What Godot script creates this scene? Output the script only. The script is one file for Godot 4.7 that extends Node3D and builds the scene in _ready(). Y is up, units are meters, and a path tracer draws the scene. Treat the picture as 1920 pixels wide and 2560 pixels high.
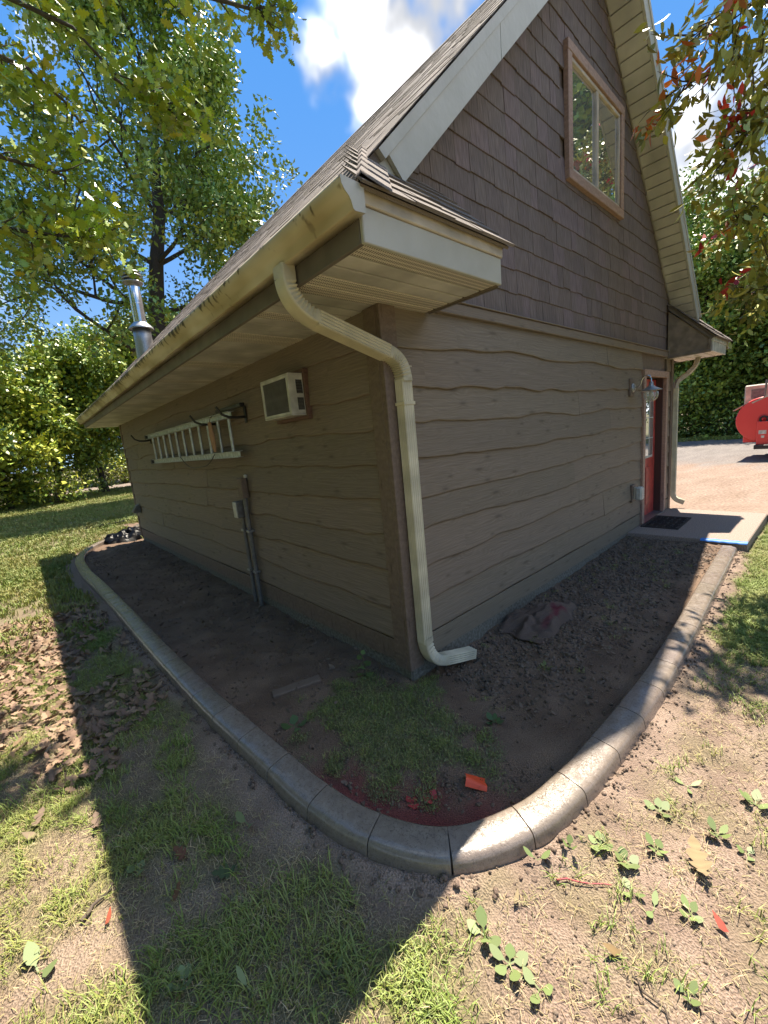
extends Node3D

# ---------------------------------------------------------------- dimensions (metres)
const W := 6.13          # gable wall along +X, house corner at the origin
const L := 8.14          # eave wall along -Z
const HS := 2.3716       # soffit height
const EV := 0.582        # eave overhang
const BX := 0.58         # depth of the boxed eave returns
const DR := 0.30         # rake overhang
const XR := 0.41         # inner end of the near eave return
const XB := 5.80         # inner end of the far eave return
const AX := 3.065        # ridge
const RB := 2.90         # rake board underside at x = 0 (roof pitch 12 in 12)
const RT := 3.165        # roof deck at x = 0
const BED := -0.075
const LAWN := -0.105

var rng := RandomNumberGenerator.new()
var M := {}
var n1 := FastNoiseLite.new()
var n2 := FastNoiseLite.new()
var used := {}

class MB:
	var v := PackedVector3Array()
	var n := PackedVector3Array()
	var u := PackedVector2Array()
	var c := PackedColorArray()
	var i := PackedInt32Array()
	var col := Color(1, 1, 1)
	var colored := false
	func tri(a: Vector3, b: Vector3, d: Vector3, ua := Vector2.ZERO, ub := Vector2.ZERO, ud := Vector2.ZERO) -> void:
		var m := (d - a).cross(b - a).normalized()
		var k := v.size()
		v.append(a); v.append(b); v.append(d)
		n.append(m); n.append(m); n.append(m)
		u.append(ua); u.append(ub); u.append(ud)
		c.append(col); c.append(col); c.append(col)
		i.append(k); i.append(k + 1); i.append(k + 2)
	func quad(a: Vector3, b: Vector3, d: Vector3, e: Vector3, ua := Vector2.ZERO, ub := Vector2.ZERO, ud := Vector2.ZERO, ue := Vector2.ZERO) -> void:
		var m := ((d - a).cross(b - a) + (e - a).cross(d - a)).normalized()
		var k := v.size()
		v.append(a); v.append(b); v.append(d); v.append(e)
		n.append(m); n.append(m); n.append(m); n.append(m)
		u.append(ua); u.append(ub); u.append(ud); u.append(ue)
		c.append(col); c.append(col); c.append(col); c.append(col)
		i.append(k); i.append(k + 1); i.append(k + 2); i.append(k); i.append(k + 2); i.append(k + 3)
	# box with every edge chamfered by b
	func box(cen: Vector3, s: Vector3, b := 0.0, ba := Basis.IDENTITY) -> void:
		var h := s * 0.5
		b = min(b, min(h.x, min(h.y, h.z)) * 0.8)
		for ax in 3:
			var p := (ax + 1) % 3
			var q := (ax + 2) % 3
			for sg in [-1.0, 1.0]:
				var f := []
				for k in [[-1.0, -1.0], [-1.0, 1.0], [1.0, 1.0], [1.0, -1.0]]:
					var w := Vector3.ZERO
					w[ax] = h[ax] * sg
					w[p] = (h[p] - b) * k[0]
					w[q] = (h[q] - b) * k[1]
					f.append(w)
				if sg < 0: f.reverse()
				quad(cen + ba * f[0], cen + ba * f[1], cen + ba * f[2], cen + ba * f[3], Vector2(f[0][p], f[0][q]), Vector2(f[1][p], f[1][q]), Vector2(f[2][p], f[2][q]), Vector2(f[3][p], f[3][q]))
			if b > 0:
				for sp in [-1.0, 1.0]:
					for sq in [-1.0, 1.0]:
						var e0 := Vector3.ZERO
						var e1 := Vector3.ZERO
						e0[p] = h[p] * sp; e0[q] = (h[q] - b) * sq
						e1[p] = (h[p] - b) * sp; e1[q] = h[q] * sq
						var o := Vector3.ZERO
						o[ax] = h[ax] - b
						if sp * sq > 0: quad(cen + ba * (e0 - o), cen + ba * (e0 + o), cen + ba * (e1 + o), cen + ba * (e1 - o))
						else: quad(cen + ba * (e0 + o), cen + ba * (e0 - o), cen + ba * (e1 - o), cen + ba * (e1 + o))
		if b > 0:
			for sx in [-1.0, 1.0]:
				for sy in [-1.0, 1.0]:
					for sz in [-1.0, 1.0]:
						var a := Vector3(h.x * sx, (h.y - b) * sy, (h.z - b) * sz)
						var d := Vector3((h.x - b) * sx, h.y * sy, (h.z - b) * sz)
						var e := Vector3((h.x - b) * sx, (h.y - b) * sy, h.z * sz)
						if sx * sy * sz > 0: tri(cen + ba * a, cen + ba * e, cen + ba * d)
						else: tri(cen + ba * a, cen + ba * d, cen + ba * e)
	# grid of points, smooth normals; rows[r][k]; wrap closes each row on itself
	func grid(rows: Array, wrap := false, us := 1.0, vs := 1.0, u0 := Vector2.ZERO) -> void:
		var nr := rows.size()
		var nk: int = rows[0].size()
		var base := v.size()
		for r in nr:
			for k in nk:
				v.append(rows[r][k])
				u.append(u0 + Vector2(float(r) * us, float(k) * vs))
				c.append(col)
				var kn: int = (k + 1) % nk if wrap else min(k + 1, nk - 1)
				var kp: int = (k + nk - 1) % nk if wrap else max(k - 1, 0)
				var du: Vector3 = rows[min(r + 1, nr - 1)][k] - rows[max(r - 1, 0)][k]
				var dv: Vector3 = rows[r][kn] - rows[r][kp]
				n.append(dv.cross(du).normalized())
		for r in nr - 1:
			for k in (nk if wrap else nk - 1):
				var k2 := (k + 1) % nk
				var a := base + r * nk + k
				var b := base + (r + 1) * nk + k
				var d := base + (r + 1) * nk + k2
				var e := base + r * nk + k2
				i.append(a); i.append(b); i.append(d); i.append(a); i.append(d); i.append(e)
	# the same grid with a crease at every edge
	func facets(rows: Array, wrap := false) -> void:
		for r in rows.size() - 1:
			var nk: int = rows[r].size()
			for k in (nk if wrap else nk - 1):
				var k2 := (k + 1) % nk
				quad(rows[r][k], rows[r + 1][k], rows[r + 1][k2], rows[r][k2])
	func tube(pts: Array, rad: Array, sides := 8, cap := true) -> void:
		var rows := []
		var up := Vector3(0.3, 0.1, 0.95).normalized()
		for k in pts.size():
			var t: Vector3 = (pts[min(k + 1, pts.size() - 1)] - pts[max(k - 1, 0)]).normalized()
			var sd := t.cross(up)
			if sd.length() < 0.05: sd = t.cross(Vector3(1, 0, 0))
			sd = sd.normalized()
			up = sd.cross(t).normalized()
			var row := []
			for s in sides:
				var a := TAU * s / sides
				row.append(pts[k] + (sd * cos(a) + up * sin(a)) * rad[k])
			rows.append(row)
		grid(rows, true, 0.2, 1.0 / sides)
		if cap:
			for e in [0, pts.size() - 1]:
				for s in sides:
					if e == 0: tri(pts[e], rows[e][s], rows[e][(s + 1) % sides])
					else: tri(pts[e], rows[e][(s + 1) % sides], rows[e][s])
	# lathe about an axis through o along ax: prof = [[r, h], ...]
	func lathe(o: Vector3, ax: Vector3, prof: Array, sides := 24) -> void:
		var a := ax.normalized()
		var s0 := a.cross(Vector3(0, 0, 1) if abs(a.z) < 0.9 else Vector3(1, 0, 0)).normalized()
		var s1 := s0.cross(a)
		var rows := []
		for p in prof:
			var row := []
			for s in sides:
				var t := TAU * s / sides
				row.append(o + a * p[1] + (s0 * cos(t) + s1 * sin(t)) * p[0])
			rows.append(row)
		grid(rows, true)
	# flat polygon extruded along ext; pts in order
	func prism(pts: Array, ext: Vector3) -> void:
		var m := pts.size()
		var p2 := PackedVector2Array()
		var nm := Vector3.ZERO
		for k in m: nm += (pts[k] as Vector3).cross(pts[(k + 1) % m])
		nm = nm.normalized()
		var ax := (pts[1] - pts[0] as Vector3).normalized()
		var ay := nm.cross(ax)
		for p in pts: p2.append(Vector2((p as Vector3).dot(ax), (p as Vector3).dot(ay)))
		var t := Geometry2D.triangulate_polygon(p2)
		var flip := nm.dot(ext) > 0
		for k in t.size() / 3:
			var a: Vector3 = pts[t[k * 3]]
			var b: Vector3 = pts[t[k * 3 + 1]]
			var d: Vector3 = pts[t[k * 3 + 2]]
			var cw := ((d - a).cross(b - a)).dot(ext) < 0
			if not cw:
				var w := b
				b = d
				d = w
			tri(a, b, d, Vector2(a.dot(ax), a.dot(ay)), Vector2(b.dot(ax), b.dot(ay)), Vector2(d.dot(ax), d.dot(ay)))
			tri(a + ext, d + ext, b + ext, Vector2(a.dot(ax), a.dot(ay)), Vector2(d.dot(ax), d.dot(ay)), Vector2(b.dot(ax), b.dot(ay)))
		for k in m:
			var a: Vector3 = pts[k]
			var b: Vector3 = pts[(k + 1) % m]
			if flip: quad(a, a + ext, b + ext, b)
			else: quad(a, b, b + ext, a + ext)
	func mesh(mt: Material = null) -> ArrayMesh:
		var arr := []
		arr.resize(Mesh.ARRAY_MAX)
		arr[Mesh.ARRAY_VERTEX] = v
		arr[Mesh.ARRAY_NORMAL] = n
		arr[Mesh.ARRAY_TEX_UV] = u
		if colored: arr[Mesh.ARRAY_COLOR] = c
		arr[Mesh.ARRAY_INDEX] = i
		var am := ArrayMesh.new()
		am.add_surface_from_arrays(Mesh.PRIMITIVE_TRIANGLES, arr)
		if mt: am.surface_set_material(0, mt)
		return am

# ---------------------------------------------------------------- object helpers
func numbered(nm: String) -> String:
	var k: int = used.get(nm, 0)
	used[nm] = k + 1
	return nm if k == 0 else "%s_%03d" % [nm, k]
func thing(nm: String, label: String, cat: String, at := Vector3.ZERO, group := "") -> Node3D:
	var o := Node3D.new()
	o.name = numbered(nm)
	add_child(o)
	o.position = at
	tag(o, label, cat, group)
	return o
func tag(o: Node, label: String, cat: String, group := "") -> void:
	o.set_meta("label", label)
	o.set_meta("category", cat)
	if group: o.set_meta("group", group)
func part(nm: String, mesh: Mesh, parent: Node, m: Material = null) -> MeshInstance3D:
	var o := MeshInstance3D.new()
	o.name = nm
	o.mesh = mesh
	if m: o.material_override = m
	parent.add_child(o, true)
	return o
func pmb(nm: String, b: MB, m: Material, parent: Node) -> MeshInstance3D:
	return part(nm, b.mesh(m), parent)
func struct(nm: String, b: MB, m: Material) -> MeshInstance3D:
	var o := part(nm, b.mesh(m), self)
	o.set_meta("kind", "structure")
	return o
func multi(nm: String, mesh: Mesh, xf: Array, cols: Array, parent: Node) -> MultiMeshInstance3D:
	var mm := MultiMesh.new()
	mm.transform_format = MultiMesh.TRANSFORM_3D
	mm.use_colors = cols.size() > 0
	mm.mesh = mesh
	mm.instance_count = xf.size()
	for k in xf.size():
		mm.set_instance_transform(k, xf[k])
		if cols.size() > 0: mm.set_instance_color(k, cols[k])
	var o := MultiMeshInstance3D.new()
	o.name = nm
	o.multimesh = mm
	parent.add_child(o, true)
	return o
func lin(r: float, g: float, b: float) -> Color:
	return Color(r, g, b).linear_to_srgb()
func V(x: float, y: float, z: float) -> Vector3:
	return Vector3(x, y, z)
func rr(a: float, b: float) -> float:
	return rng.randf_range(a, b)

# ---------------------------------------------------------------- textures and materials
func img_tex(w: int, h: int, f: Callable) -> ImageTexture:
	var d := PackedByteArray()
	d.resize(w * h * 3)
	var k := 0
	for y in h:
		for x in w:
			var q: Color = f.call(x, y)
			d[k] = clampi(int(q.r * 255.0), 0, 255)
			d[k + 1] = clampi(int(q.g * 255.0), 0, 255)
			d[k + 2] = clampi(int(q.b * 255.0), 0, 255)
			k += 3
	var im := Image.create_from_data(w, h, false, Image.FORMAT_RGB8, d)
	im.generate_mipmaps()
	return ImageTexture.create_from_image(im)
func noise(freq: float, oct := 4, sd := 1, type := FastNoiseLite.TYPE_SIMPLEX_SMOOTH) -> FastNoiseLite:
	var f := FastNoiseLite.new()
	f.noise_type = type
	f.seed = sd
	f.frequency = freq
	f.fractal_octaves = oct
	return f
# seamless greyscale image stretched along x (sx) and y (sy)
func grey(size: int, f: FastNoiseLite) -> Image:
	var im := f.get_seamless_image(size, size, false, false, 0.15, true)
	im.convert(Image.FORMAT_L8)
	return im
func tone_tex(im: Image, lo: Color, hi: Color) -> ImageTexture:
	var w := im.get_width()
	var h := im.get_height()
	var src := im.get_data()
	var d := PackedByteArray()
	d.resize(w * h * 3)
	for k in w * h:
		var q := lo.lerp(hi, src[k] / 255.0)
		d[k * 3] = int(clampf(q.r, 0, 1) * 255)
		d[k * 3 + 1] = int(clampf(q.g, 0, 1) * 255)
		d[k * 3 + 2] = int(clampf(q.b, 0, 1) * 255)
	var o := Image.create_from_data(w, h, false, Image.FORMAT_RGB8, d)
	return ImageTexture.create_from_image(o)
func normal_tex(im: Image, strength: float) -> ImageTexture:
	var o: Image = im.duplicate()
	o.convert(Image.FORMAT_RGBA8)
	o.bump_map_to_normal_map(strength)
	return ImageTexture.create_from_image(o)
func mat(c: Color, rough := 0.8, alb: Texture2D = null, nrm: Texture2D = null, scl := Vector3.ONE, tri := true, nsc := 1.0) -> StandardMaterial3D:
	var m := StandardMaterial3D.new()
	m.albedo_color = c
	m.roughness = rough
	if alb: m.albedo_texture = alb
	if nrm:
		m.normal_enabled = true
		m.normal_texture = nrm
		m.normal_scale = nsc
	if tri and (alb or nrm):
		m.uv1_triplanar = true
		m.uv1_world_triplanar = true
	m.uv1_scale = scl
	return m
func tinted(m: StandardMaterial3D, c: Color) -> StandardMaterial3D:
	var o: StandardMaterial3D = m.duplicate()
	o.albedo_color = c
	return o
# streaky wood: grain runs along u
func wood_images() -> Array:
	var g := noise(0.012, 5, 11)
	var f := noise(0.05, 3, 12)
	var kn := noise(0.006, 2, 13)
	var w := 1024
	var h := 512
	var d := PackedByteArray()
	d.resize(w * h)
	var knots := []
	rng.seed = 5
	for k in 9: knots.append([rr(30, w - 30), rr(20, h - 20), rr(7, 15)])
	for y in h:
		for x in w:
			var yy := float(y)
			var kd := 0.0
			for q in knots:
				var dx: float = (x - q[0]) * 0.55
				var dy: float = y - q[1]
				var r2: float = (dx * dx + dy * dy) / (q[2] * q[2])
				if r2 < 12.0:
					yy += dy * 1.6 * exp(-r2 * 0.5)
					kd += exp(-r2 * 1.6)
			var bend := kn.get_noise_2d(x * 0.7, yy * 1.2) * 40.0
			var ring := sin((yy + bend) * 0.42) * 0.5 + 0.5
			var s := 0.5 + 0.30 * g.get_noise_2d(x * 0.35, yy * 7.0) + 0.16 * f.get_noise_2d(x * 0.22, yy * 5.0) + 0.13 * (ring - 0.5)
			s -= kd * 0.6
			d[y * w + x] = clampi(int(s * 255), 0, 255)
	return [Image.create_from_data(w, h, false, Image.FORMAT_L8, d)]
func make_materials() -> void:
	var soft := grey(512, noise(0.012, 5, 21))
	var fine := grey(512, noise(0.06, 4, 22))
	var grit := grey(512, noise(0.16, 3, 23))
	var cell := grey(512, noise(0.03, 3, 24, FastNoiseLite.TYPE_CELLULAR))
	var soft_t := tone_tex(soft, Color(0.72, 0.72, 0.72), Color(1, 1, 1))
	var faint_t := tone_tex(soft, Color(0.92, 0.92, 0.91), Color(1, 1, 1))
	var fine_t := tone_tex(fine, Color(0.62, 0.60, 0.58), Color(1, 1, 1))
	var grit_t := tone_tex(grit, Color(0.45, 0.43, 0.42), Color(1, 1, 1))
	M.fine_n = normal_tex(fine, 5.0)
	M.grit_n = normal_tex(grit, 6.0)
	M.soft_n = normal_tex(soft, 6.0)
	var wd: Image = wood_images()[0]
	var wd_t := tone_tex(wd, Color(0.68, 0.66, 0.64), Color(1, 1, 1))
	var wd_n := normal_tex(wd, 3.0)
	# timber siding, several tones of the same stain
	M.boards = []
	for k in 5:
		var f: float = [0.96, 1.0, 1.05, 0.92, 1.02][k]
		M.boards.append(mat(lin(0.285 * f, 0.226 * f * [1.0, 1.0, 0.99, 1.01, 1.02][k], 0.172 * f), 0.62, wd_t, wd_n, Vector3.ONE, false, 0.8))
	M.trim = mat(lin(0.28, 0.222, 0.17), 0.6, wd_t, wd_n, Vector3(0.5, 3, 0.5), true, 0.5)
	M.post = mat(lin(0.235, 0.17, 0.128), 0.6, wd_t, wd_n, Vector3(3, 0.5, 3), true, 0.5)
	M.skirt = mat(lin(0.27, 0.225, 0.165), 0.7, wd_t, wd_n, Vector3(0.5, 3, 0.5), true, 0.6)
	M.casing = mat(lin(0.52, 0.34, 0.265), 0.6, wd_t, wd_n, Vector3(2, 0.6, 2), true, 0.4)
	M.jamb = mat(lin(0.07, 0.035, 0.03), 0.5)
	# gable shakes
	var sk := grey(512, noise(0.03, 4, 31))
	M.shakes = []
	for k in 5:
		var f: float = [0.88, 1.0, 1.12, 0.95, 1.04][k]
		M.shakes.append(mat(lin(0.225 * f, 0.168 * f * [1.0, 1.02, 0.97, 1.0, 1.0][k], 0.150 * f * [1.0, 1.0, 1.05, 0.96, 1.0][k]), 0.72, tone_tex(sk, Color(0.66, 0.65, 0.64), Color(1, 1, 1)) if k == 0 else M.shakes[0].albedo_texture, normal_tex(sk, 3.0) if k == 0 else M.shakes[0].normal_texture, Vector3(4.0, 0.35, 4.0), true, 0.6))
	# roof shingles
	M.roofs = []
	for k in 4:
		var f: float = [0.8, 1.0, 1.2, 0.92][k]
		M.roofs.append(mat(lin(0.37 * f, 0.315 * f, 0.28 * f), 0.92, grit_t, M.grit_n, Vector3(3, 3, 3), true, 0.8))
	# painted aluminium
	M.cream = mat(lin(0.74, 0.67, 0.49), 0.38, soft_t, null, Vector3(0.6, 0.6, 0.6))
	M.beige = mat(lin(0.70, 0.60, 0.48), 0.45, soft_t, null, Vector3(0.5, 0.5, 0.5))
	M.sage = mat(lin(0.47, 0.455, 0.41), 0.42, faint_t, M.fine_n, Vector3(0.5, 0.5, 0.5), true, 0.06)
	M.grey_fascia = mat(lin(0.20, 0.17, 0.15), 0.5, soft_t, null, Vector3(0.5, 0.5, 0.5))
	M.soffit = mat(lin(0.70, 0.665, 0.615), 0.45, soft_t, null, Vector3(0.4, 0.4, 0.4))
	M.dark_panel = mat(lin(0.285, 0.226, 0.172), 0.6, soft_t, null, Vector3(1, 1, 1))
	M.white = mat(lin(0.72, 0.70, 0.64), 0.4, soft_t, null, Vector3(1, 1, 1))
	M.black = mat(lin(0.018, 0.018, 0.020), 0.45)
	M.steel = mat(lin(0.62, 0.63, 0.64), 0.18)
	M.steel.metallic = 1.0
	M.galv = mat(lin(0.62, 0.64, 0.66), 0.42, fine_t, null, Vector3(2, 2, 2))
	M.galv.metallic = 0.85
	M.alu = mat(lin(0.70, 0.74, 0.74), 0.38, soft_t, null, Vector3(2, 2, 2))
	M.alu.metallic = 0.6
	M.glass = mat(lin(0.66, 0.68, 0.70), 0.012)
	M.glass.metallic = 0.85
	M.clear = mat(Color(0.9, 0.95, 0.95, 0.18), 0.02)
	M.clear.transparency = BaseMaterial3D.TRANSPARENCY_ALPHA
	M.red = mat(lin(0.70, 0.06, 0.055), 0.35)
	M.door_red = mat(lin(0.62, 0.08, 0.06), 0.4, soft_t, null, Vector3(1, 1, 1))
	M.conduit = mat(lin(0.20, 0.185, 0.17), 0.5, soft_t, null, Vector3(2, 2, 2))
	M.concrete = mat(lin(0.44, 0.35, 0.30), 0.85, fine_t, M.grit_n, Vector3(1.8, 1.8, 1.8), true, 0.2)
	M.found = mat(lin(0.25, 0.24, 0.20), 0.9, fine_t, M.grit_n, Vector3(1, 1, 1), true, 0.4)
	M.mat_rubber = mat(lin(0.05, 0.038, 0.034), 0.8, fine_t, M.grit_n, Vector3(2, 2, 2), true, 0.6)
	M.fabric = mat(lin(0.24, 0.165, 0.125), 0.9, grit_t, M.grit_n, Vector3(3, 3, 3), true, 0.5)
	M.stone = mat(lin(0.20, 0.18, 0.165), 0.85, fine_t, M.grit_n, Vector3(3, 3, 3), true, 0.5)
	M.stone.vertex_color_use_as_albedo = true
	# ground covers: vertex colours carry the zones, the textures the grain
	M.soil = mat(Color(1, 1, 1), 0.95, tone_tex(grit, Color(0.55, 0.53, 0.50), Color(1, 1, 1)), M.grit_n, Vector3(1.3, 1.3, 1.3), true, 1.0)
	M.soil.vertex_color_use_as_albedo = true
	M.drive = mat(Color(1, 1, 1), 0.95, fine_t, M.grit_n, Vector3(0.5, 0.5, 0.5), true, 0.6)
	M.drive.vertex_color_use_as_albedo = true
	# sealed stamped curb: a skin of fine creases and grit
	var vn := noise(0.035, 2, 27, FastNoiseLite.TYPE_CELLULAR)
	vn.cellular_return_type = FastNoiseLite.RETURN_DISTANCE2_SUB
	vn.domain_warp_enabled = true
	vn.domain_warp_amplitude = 34.0
	vn.domain_warp_frequency = 0.03
	var veins := grey(512, vn).get_data()
	var gd := grit.get_data()
	var sd := soft.get_data()
	var vd := PackedByteArray()
	vd.resize(512 * 512)
	for k in 512 * 512:
		var crease := smoothstep(0.0, 0.16, veins[k] / 255.0)
		vd[k] = int(255.0 * clampf((0.45 + 0.55 * crease) * (0.72 + 0.28 * sd[k] / 255.0) * (0.72 + 0.34 * gd[k] / 255.0), 0, 1))
	var vein := Image.create_from_data(512, 512, false, Image.FORMAT_L8, vd)
	M.curb = mat(lin(0.31, 0.255, 0.21), 0.27, tone_tex(vein, Color(0.42, 0.38, 0.35), Color(1, 1, 1)), normal_tex(vein, 10.0), Vector3(2.6, 2.6, 2.6), true, 0.42)
	M.curb.clearcoat_enabled = true
	M.curb.clearcoat = 0.6
	M.curb.clearcoat_roughness = 0.18
	M.curb.vertex_color_use_as_albedo = true
	M.curb_core = mat(lin(0.06, 0.045, 0.035), 0.9)
	M.bark = mat(lin(0.105, 0.085, 0.07), 0.95, fine_t, normal_tex(cell, 10.0), Vector3(1.2, 0.5, 1.2), true, 1.0)
	M.twig = mat(lin(0.10, 0.075, 0.055), 0.9)
	M.leaf = leaf_mat(0.42)
	M.leaf_near = leaf_mat(0.40)
	M.leaf_near.backlight = Color(0.95, 1.0, 0.55)
	M.leaf.backlight = Color(0.92, 1.0, 0.6)
	M.blade = leaf_mat(0.6)
	M.blade.backlight = Color(0.75, 0.8, 0.4)
	M.weed = leaf_mat(0.55)
	M.weed.backlight = Color(0.3, 0.34, 0.15)
	M.dry = leaf_mat(0.75)
	M.dry.backlight = Color(0.25, 0.18, 0.1)
	M.plain = mat(Color(1, 1, 1), 0.6)
	M.plain.vertex_color_use_as_albedo = true
func leaf_mat(rough: float) -> StandardMaterial3D:
	var m := mat(Color(1, 1, 1), rough)
	m.vertex_color_use_as_albedo = true
	m.cull_mode = BaseMaterial3D.CULL_DISABLED
	return m

# ---------------------------------------------------------------- sky
const CLOUDS := [[0.588, 0.621, -0.519, 0.105, 1.0], [0.607, 0.645, -0.465, 0.10, 1.0], [0.54, 0.65, -0.535, 0.075, 0.8], [0.500, 0.607, -0.617, 0.055, 0.75], [0.65, 0.59, -0.487, 0.09, 0.9], [0.575, 0.585, -0.57, 0.07, 0.8],
	[0.895, 0.405, -0.175, 0.10, 0.9], [0.906, 0.39, -0.13, 0.11, 0.9], [0.88, 0.39, -0.22, 0.07, 0.7], [0.202, 0.631, -0.749, 0.08, 0.6], [0.165, 0.623, -0.765, 0.08, 0.6], [0.364, 0.612, -0.702, 0.05, 0.35], [0.126, 0.323, -0.938, 0.12, 0.5], [0.06, 0.239, -0.969, 0.16, 0.5], [0.519, 0.506, -0.689, 0.03, 0.35]]
func make_sky() -> PanoramaSkyMaterial:
	var w := 1536
	var h := 768
	var d := PackedFloat32Array()
	d.resize(w * h * 3)
	var f := noise(2.1, 5, 41)
	var g := noise(7.0, 5, 42)
	var cov := noise(0.9, 3, 43)
	var k := 0
	for y in h:
		var th := PI * (y + 0.5) / h
		var sy := cos(th)
		var st := sin(th)
		for x in w:
			var ph := TAU * ((x + 0.5) / w)
			var q := Vector3(sin(ph) * st, sy, -cos(ph) * st)
			var t: float = pow(clampf(1.0 - sy, 0.0, 1.0), 3.2)
			var c := Vector3(0.037, 0.133, 0.335).lerp(Vector3(0.20, 0.30, 0.43), t)
			if sy < 0.0:
				c = Vector3(0.16, 0.15, 0.11)
			else:
				var a := f.get_noise_3dv(q * Vector3(1, 1.5, 1))
				var b := g.get_noise_3dv(q)
				var p := 0.0
				for cl in CLOUDS:
					var dd: float = (q - Vector3(cl[0], cl[1], cl[2])).length() / cl[3]
					if dd < 2.2: p = max(p, cl[4] * exp(-dd * dd * 0.8))
				var far: float = smoothstep(0.1, 0.5, 1.0 - q.dot(Vector3(0.6469, 0.2, -0.7418)))
				p = max(p, far * smoothstep(0.0, 0.5, cov.get_noise_3dv(q * Vector3(1, 2, 1)) + 0.12) * 0.95)
				var m: float = smoothstep(0.34, 0.78, p + a * 0.55 + b * 0.50 * (0.4 + p))
				var body: float = 0.26 + 0.66 * pow(clampf(0.55 + a * 1.3 + b * 1.5, 0.0, 1.0), 1.5)
				c = c.lerp(Vector3(0.97, 0.99, 1.04) * body, m)
			d[k] = c.x
			d[k + 1] = c.y
			d[k + 2] = c.z
			k += 3
	var im := Image.create_from_data(w, h, false, Image.FORMAT_RGBF, d.to_byte_array())
	var s := PanoramaSkyMaterial.new()
	s.panorama = ImageTexture.create_from_image(im)
	return s

func _ready() -> void:
	rng.seed = 7
	# camera
	var cam := Camera3D.new()
	cam.name = "camera"
	add_child(cam)
	cam.transform = Transform3D(Basis(V(0.73905936, -0.09425862, 0.66701318), V(0.18791488, 0.97970441, -0.06976574), V(-0.64689973, 0.17690273, 0.74177231)).orthonormalized(), V(-1.7801, 1.592, 1.9145))
	cam.fov = 102.88
	cam.near = 0.05
	cam.far = 600.0
	cam.current = true
	# sky and exposure
	var env := Environment.new()
	env.background_mode = Environment.BG_SKY
	var sky := Sky.new()
	sky.sky_material = make_sky()
	env.sky = sky
	env.background_energy_multiplier = 1.0
	env.tonemap_mode = Environment.TONE_MAPPER_LINEAR
	env.tonemap_exposure = 2.8
	env.sdfgi_enabled = true
	env.ssao_enabled = true
	env.ssil_enabled = true
	var we := WorldEnvironment.new()
	we.name = "world_environment"
	we.environment = env
	add_child(we)
	# sun: behind the house, from +X, 65 degrees high
	var sun := DirectionalLight3D.new()
	sun.name = "sun"
	add_child(sun)
	sun.look_at_from_position(V(0.42, 1.0, -0.155) * 20.0, Vector3.ZERO, Vector3.UP)
	sun.light_energy = 1.5
	sun.light_color = Color(1.0, 0.955, 0.88)
	sun.light_angular_distance = 0.53
	sun.shadow_enabled = true
	make_materials()
	build_ground()
	build_house()
	build_curb()
	build_fixtures()
	build_yard()
	build_trees()
	build_litter()

# ================================================================ the house
var house: Node3D
const LAPS := [0.20, 0.455, 0.705, 0.95, 1.185, 1.43, 1.665, 1.895, 2.165, 2.42]

func siding(o: Vector3, a: Vector3, nn: Vector3, s0: float, s1: float, sd: int, skip_top := false) -> void:
	var low := noise(0.42, 2, 60 + sd)
	var mid := noise(2.2, 2, 90 + sd)
	for k in LAPS.size() - 1:
		var s := s0
		while s < s1 - 0.02:
			var e: float = s + rr(2.2, 3.9)
			if s1 - e < 0.7: e = s1
			var b := MB.new()
			var rows := []
			var caps := []
			var cnt: int = max(2, int((e - s) / 0.07))
			var th := rr(0.026, 0.034)
			var uo := Vector2(rng.randf(), rng.randf())
			for j in cnt + 1:
				var t: float = lerp(s + 0.0015, e - 0.0015, float(j) / cnt)
				var wv: float = low.get_noise_2d(t, k * 7.3) * 0.045 + mid.get_noise_2d(t * (0.6 + 0.15 * (k % 4)), k * 5.1) * 0.020
				if k == 0: wv *= 0.35
				var yb: float = LAPS[k] + clampf(wv, -0.05, 0.05)
				var yt: float = LAPS[k + 1] + 0.055
				if k == LAPS.size() - 2: yt = LAPS[k + 1]
				var p := o + a * t
				var row := []
				row.append(p + nn * 0.004 + V(0, yb + 0.001, 0))
				row.append(p + nn * (th - 0.005) + V(0, yb - 0.004, 0))
				row.append(p + nn * th + V(0, yb + 0.003, 0))
				row.append(p + nn * (th - 0.001) + V(0, yb + 0.012, 0))
				row.append(p + nn * lerp(th, 0.010, 0.5) + V(0, lerp(yb, yt, 0.5), 0))
				row.append(p + nn * 0.008 + V(0, yt, 0))
				rows.append(row)
				if j == 0 or j == cnt: caps.append(row)
			var base := b.v.size()
			b.grid(rows)
			for j in cnt + 1:
				for q in 6:
					var pt: Vector3 = rows[j][q]
					b.u[base + j * 6 + q] = Vector2(lerp(s, e, float(j) / cnt) * 0.42, pt.y * 1.7) + uo
			for cp in 2:
				var r: Array = caps[cp]
				var bk := [r[0], r[1], r[2], r[3], r[4], r[5], r[5] - nn * 0.006, r[0] - nn * 0.002]
				for q in range(1, 7):
					if cp == 0: b.tri(bk[0], bk[q + 1], bk[q])
					else: b.tri(bk[0], bk[q], bk[q + 1])
			pmb("siding_board", b, M.boards[rng.randi() % 5], house)
			s = e

func bevel_box(nm: String, lo: Vector3, hi: Vector3, m: Material, bev := 0.004, parent: Node = null) -> MeshInstance3D:
	var b := MB.new()
	b.box((lo + hi) * 0.5, hi - lo, bev)
	return pmb(nm, b, m, parent if parent else house)

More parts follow.
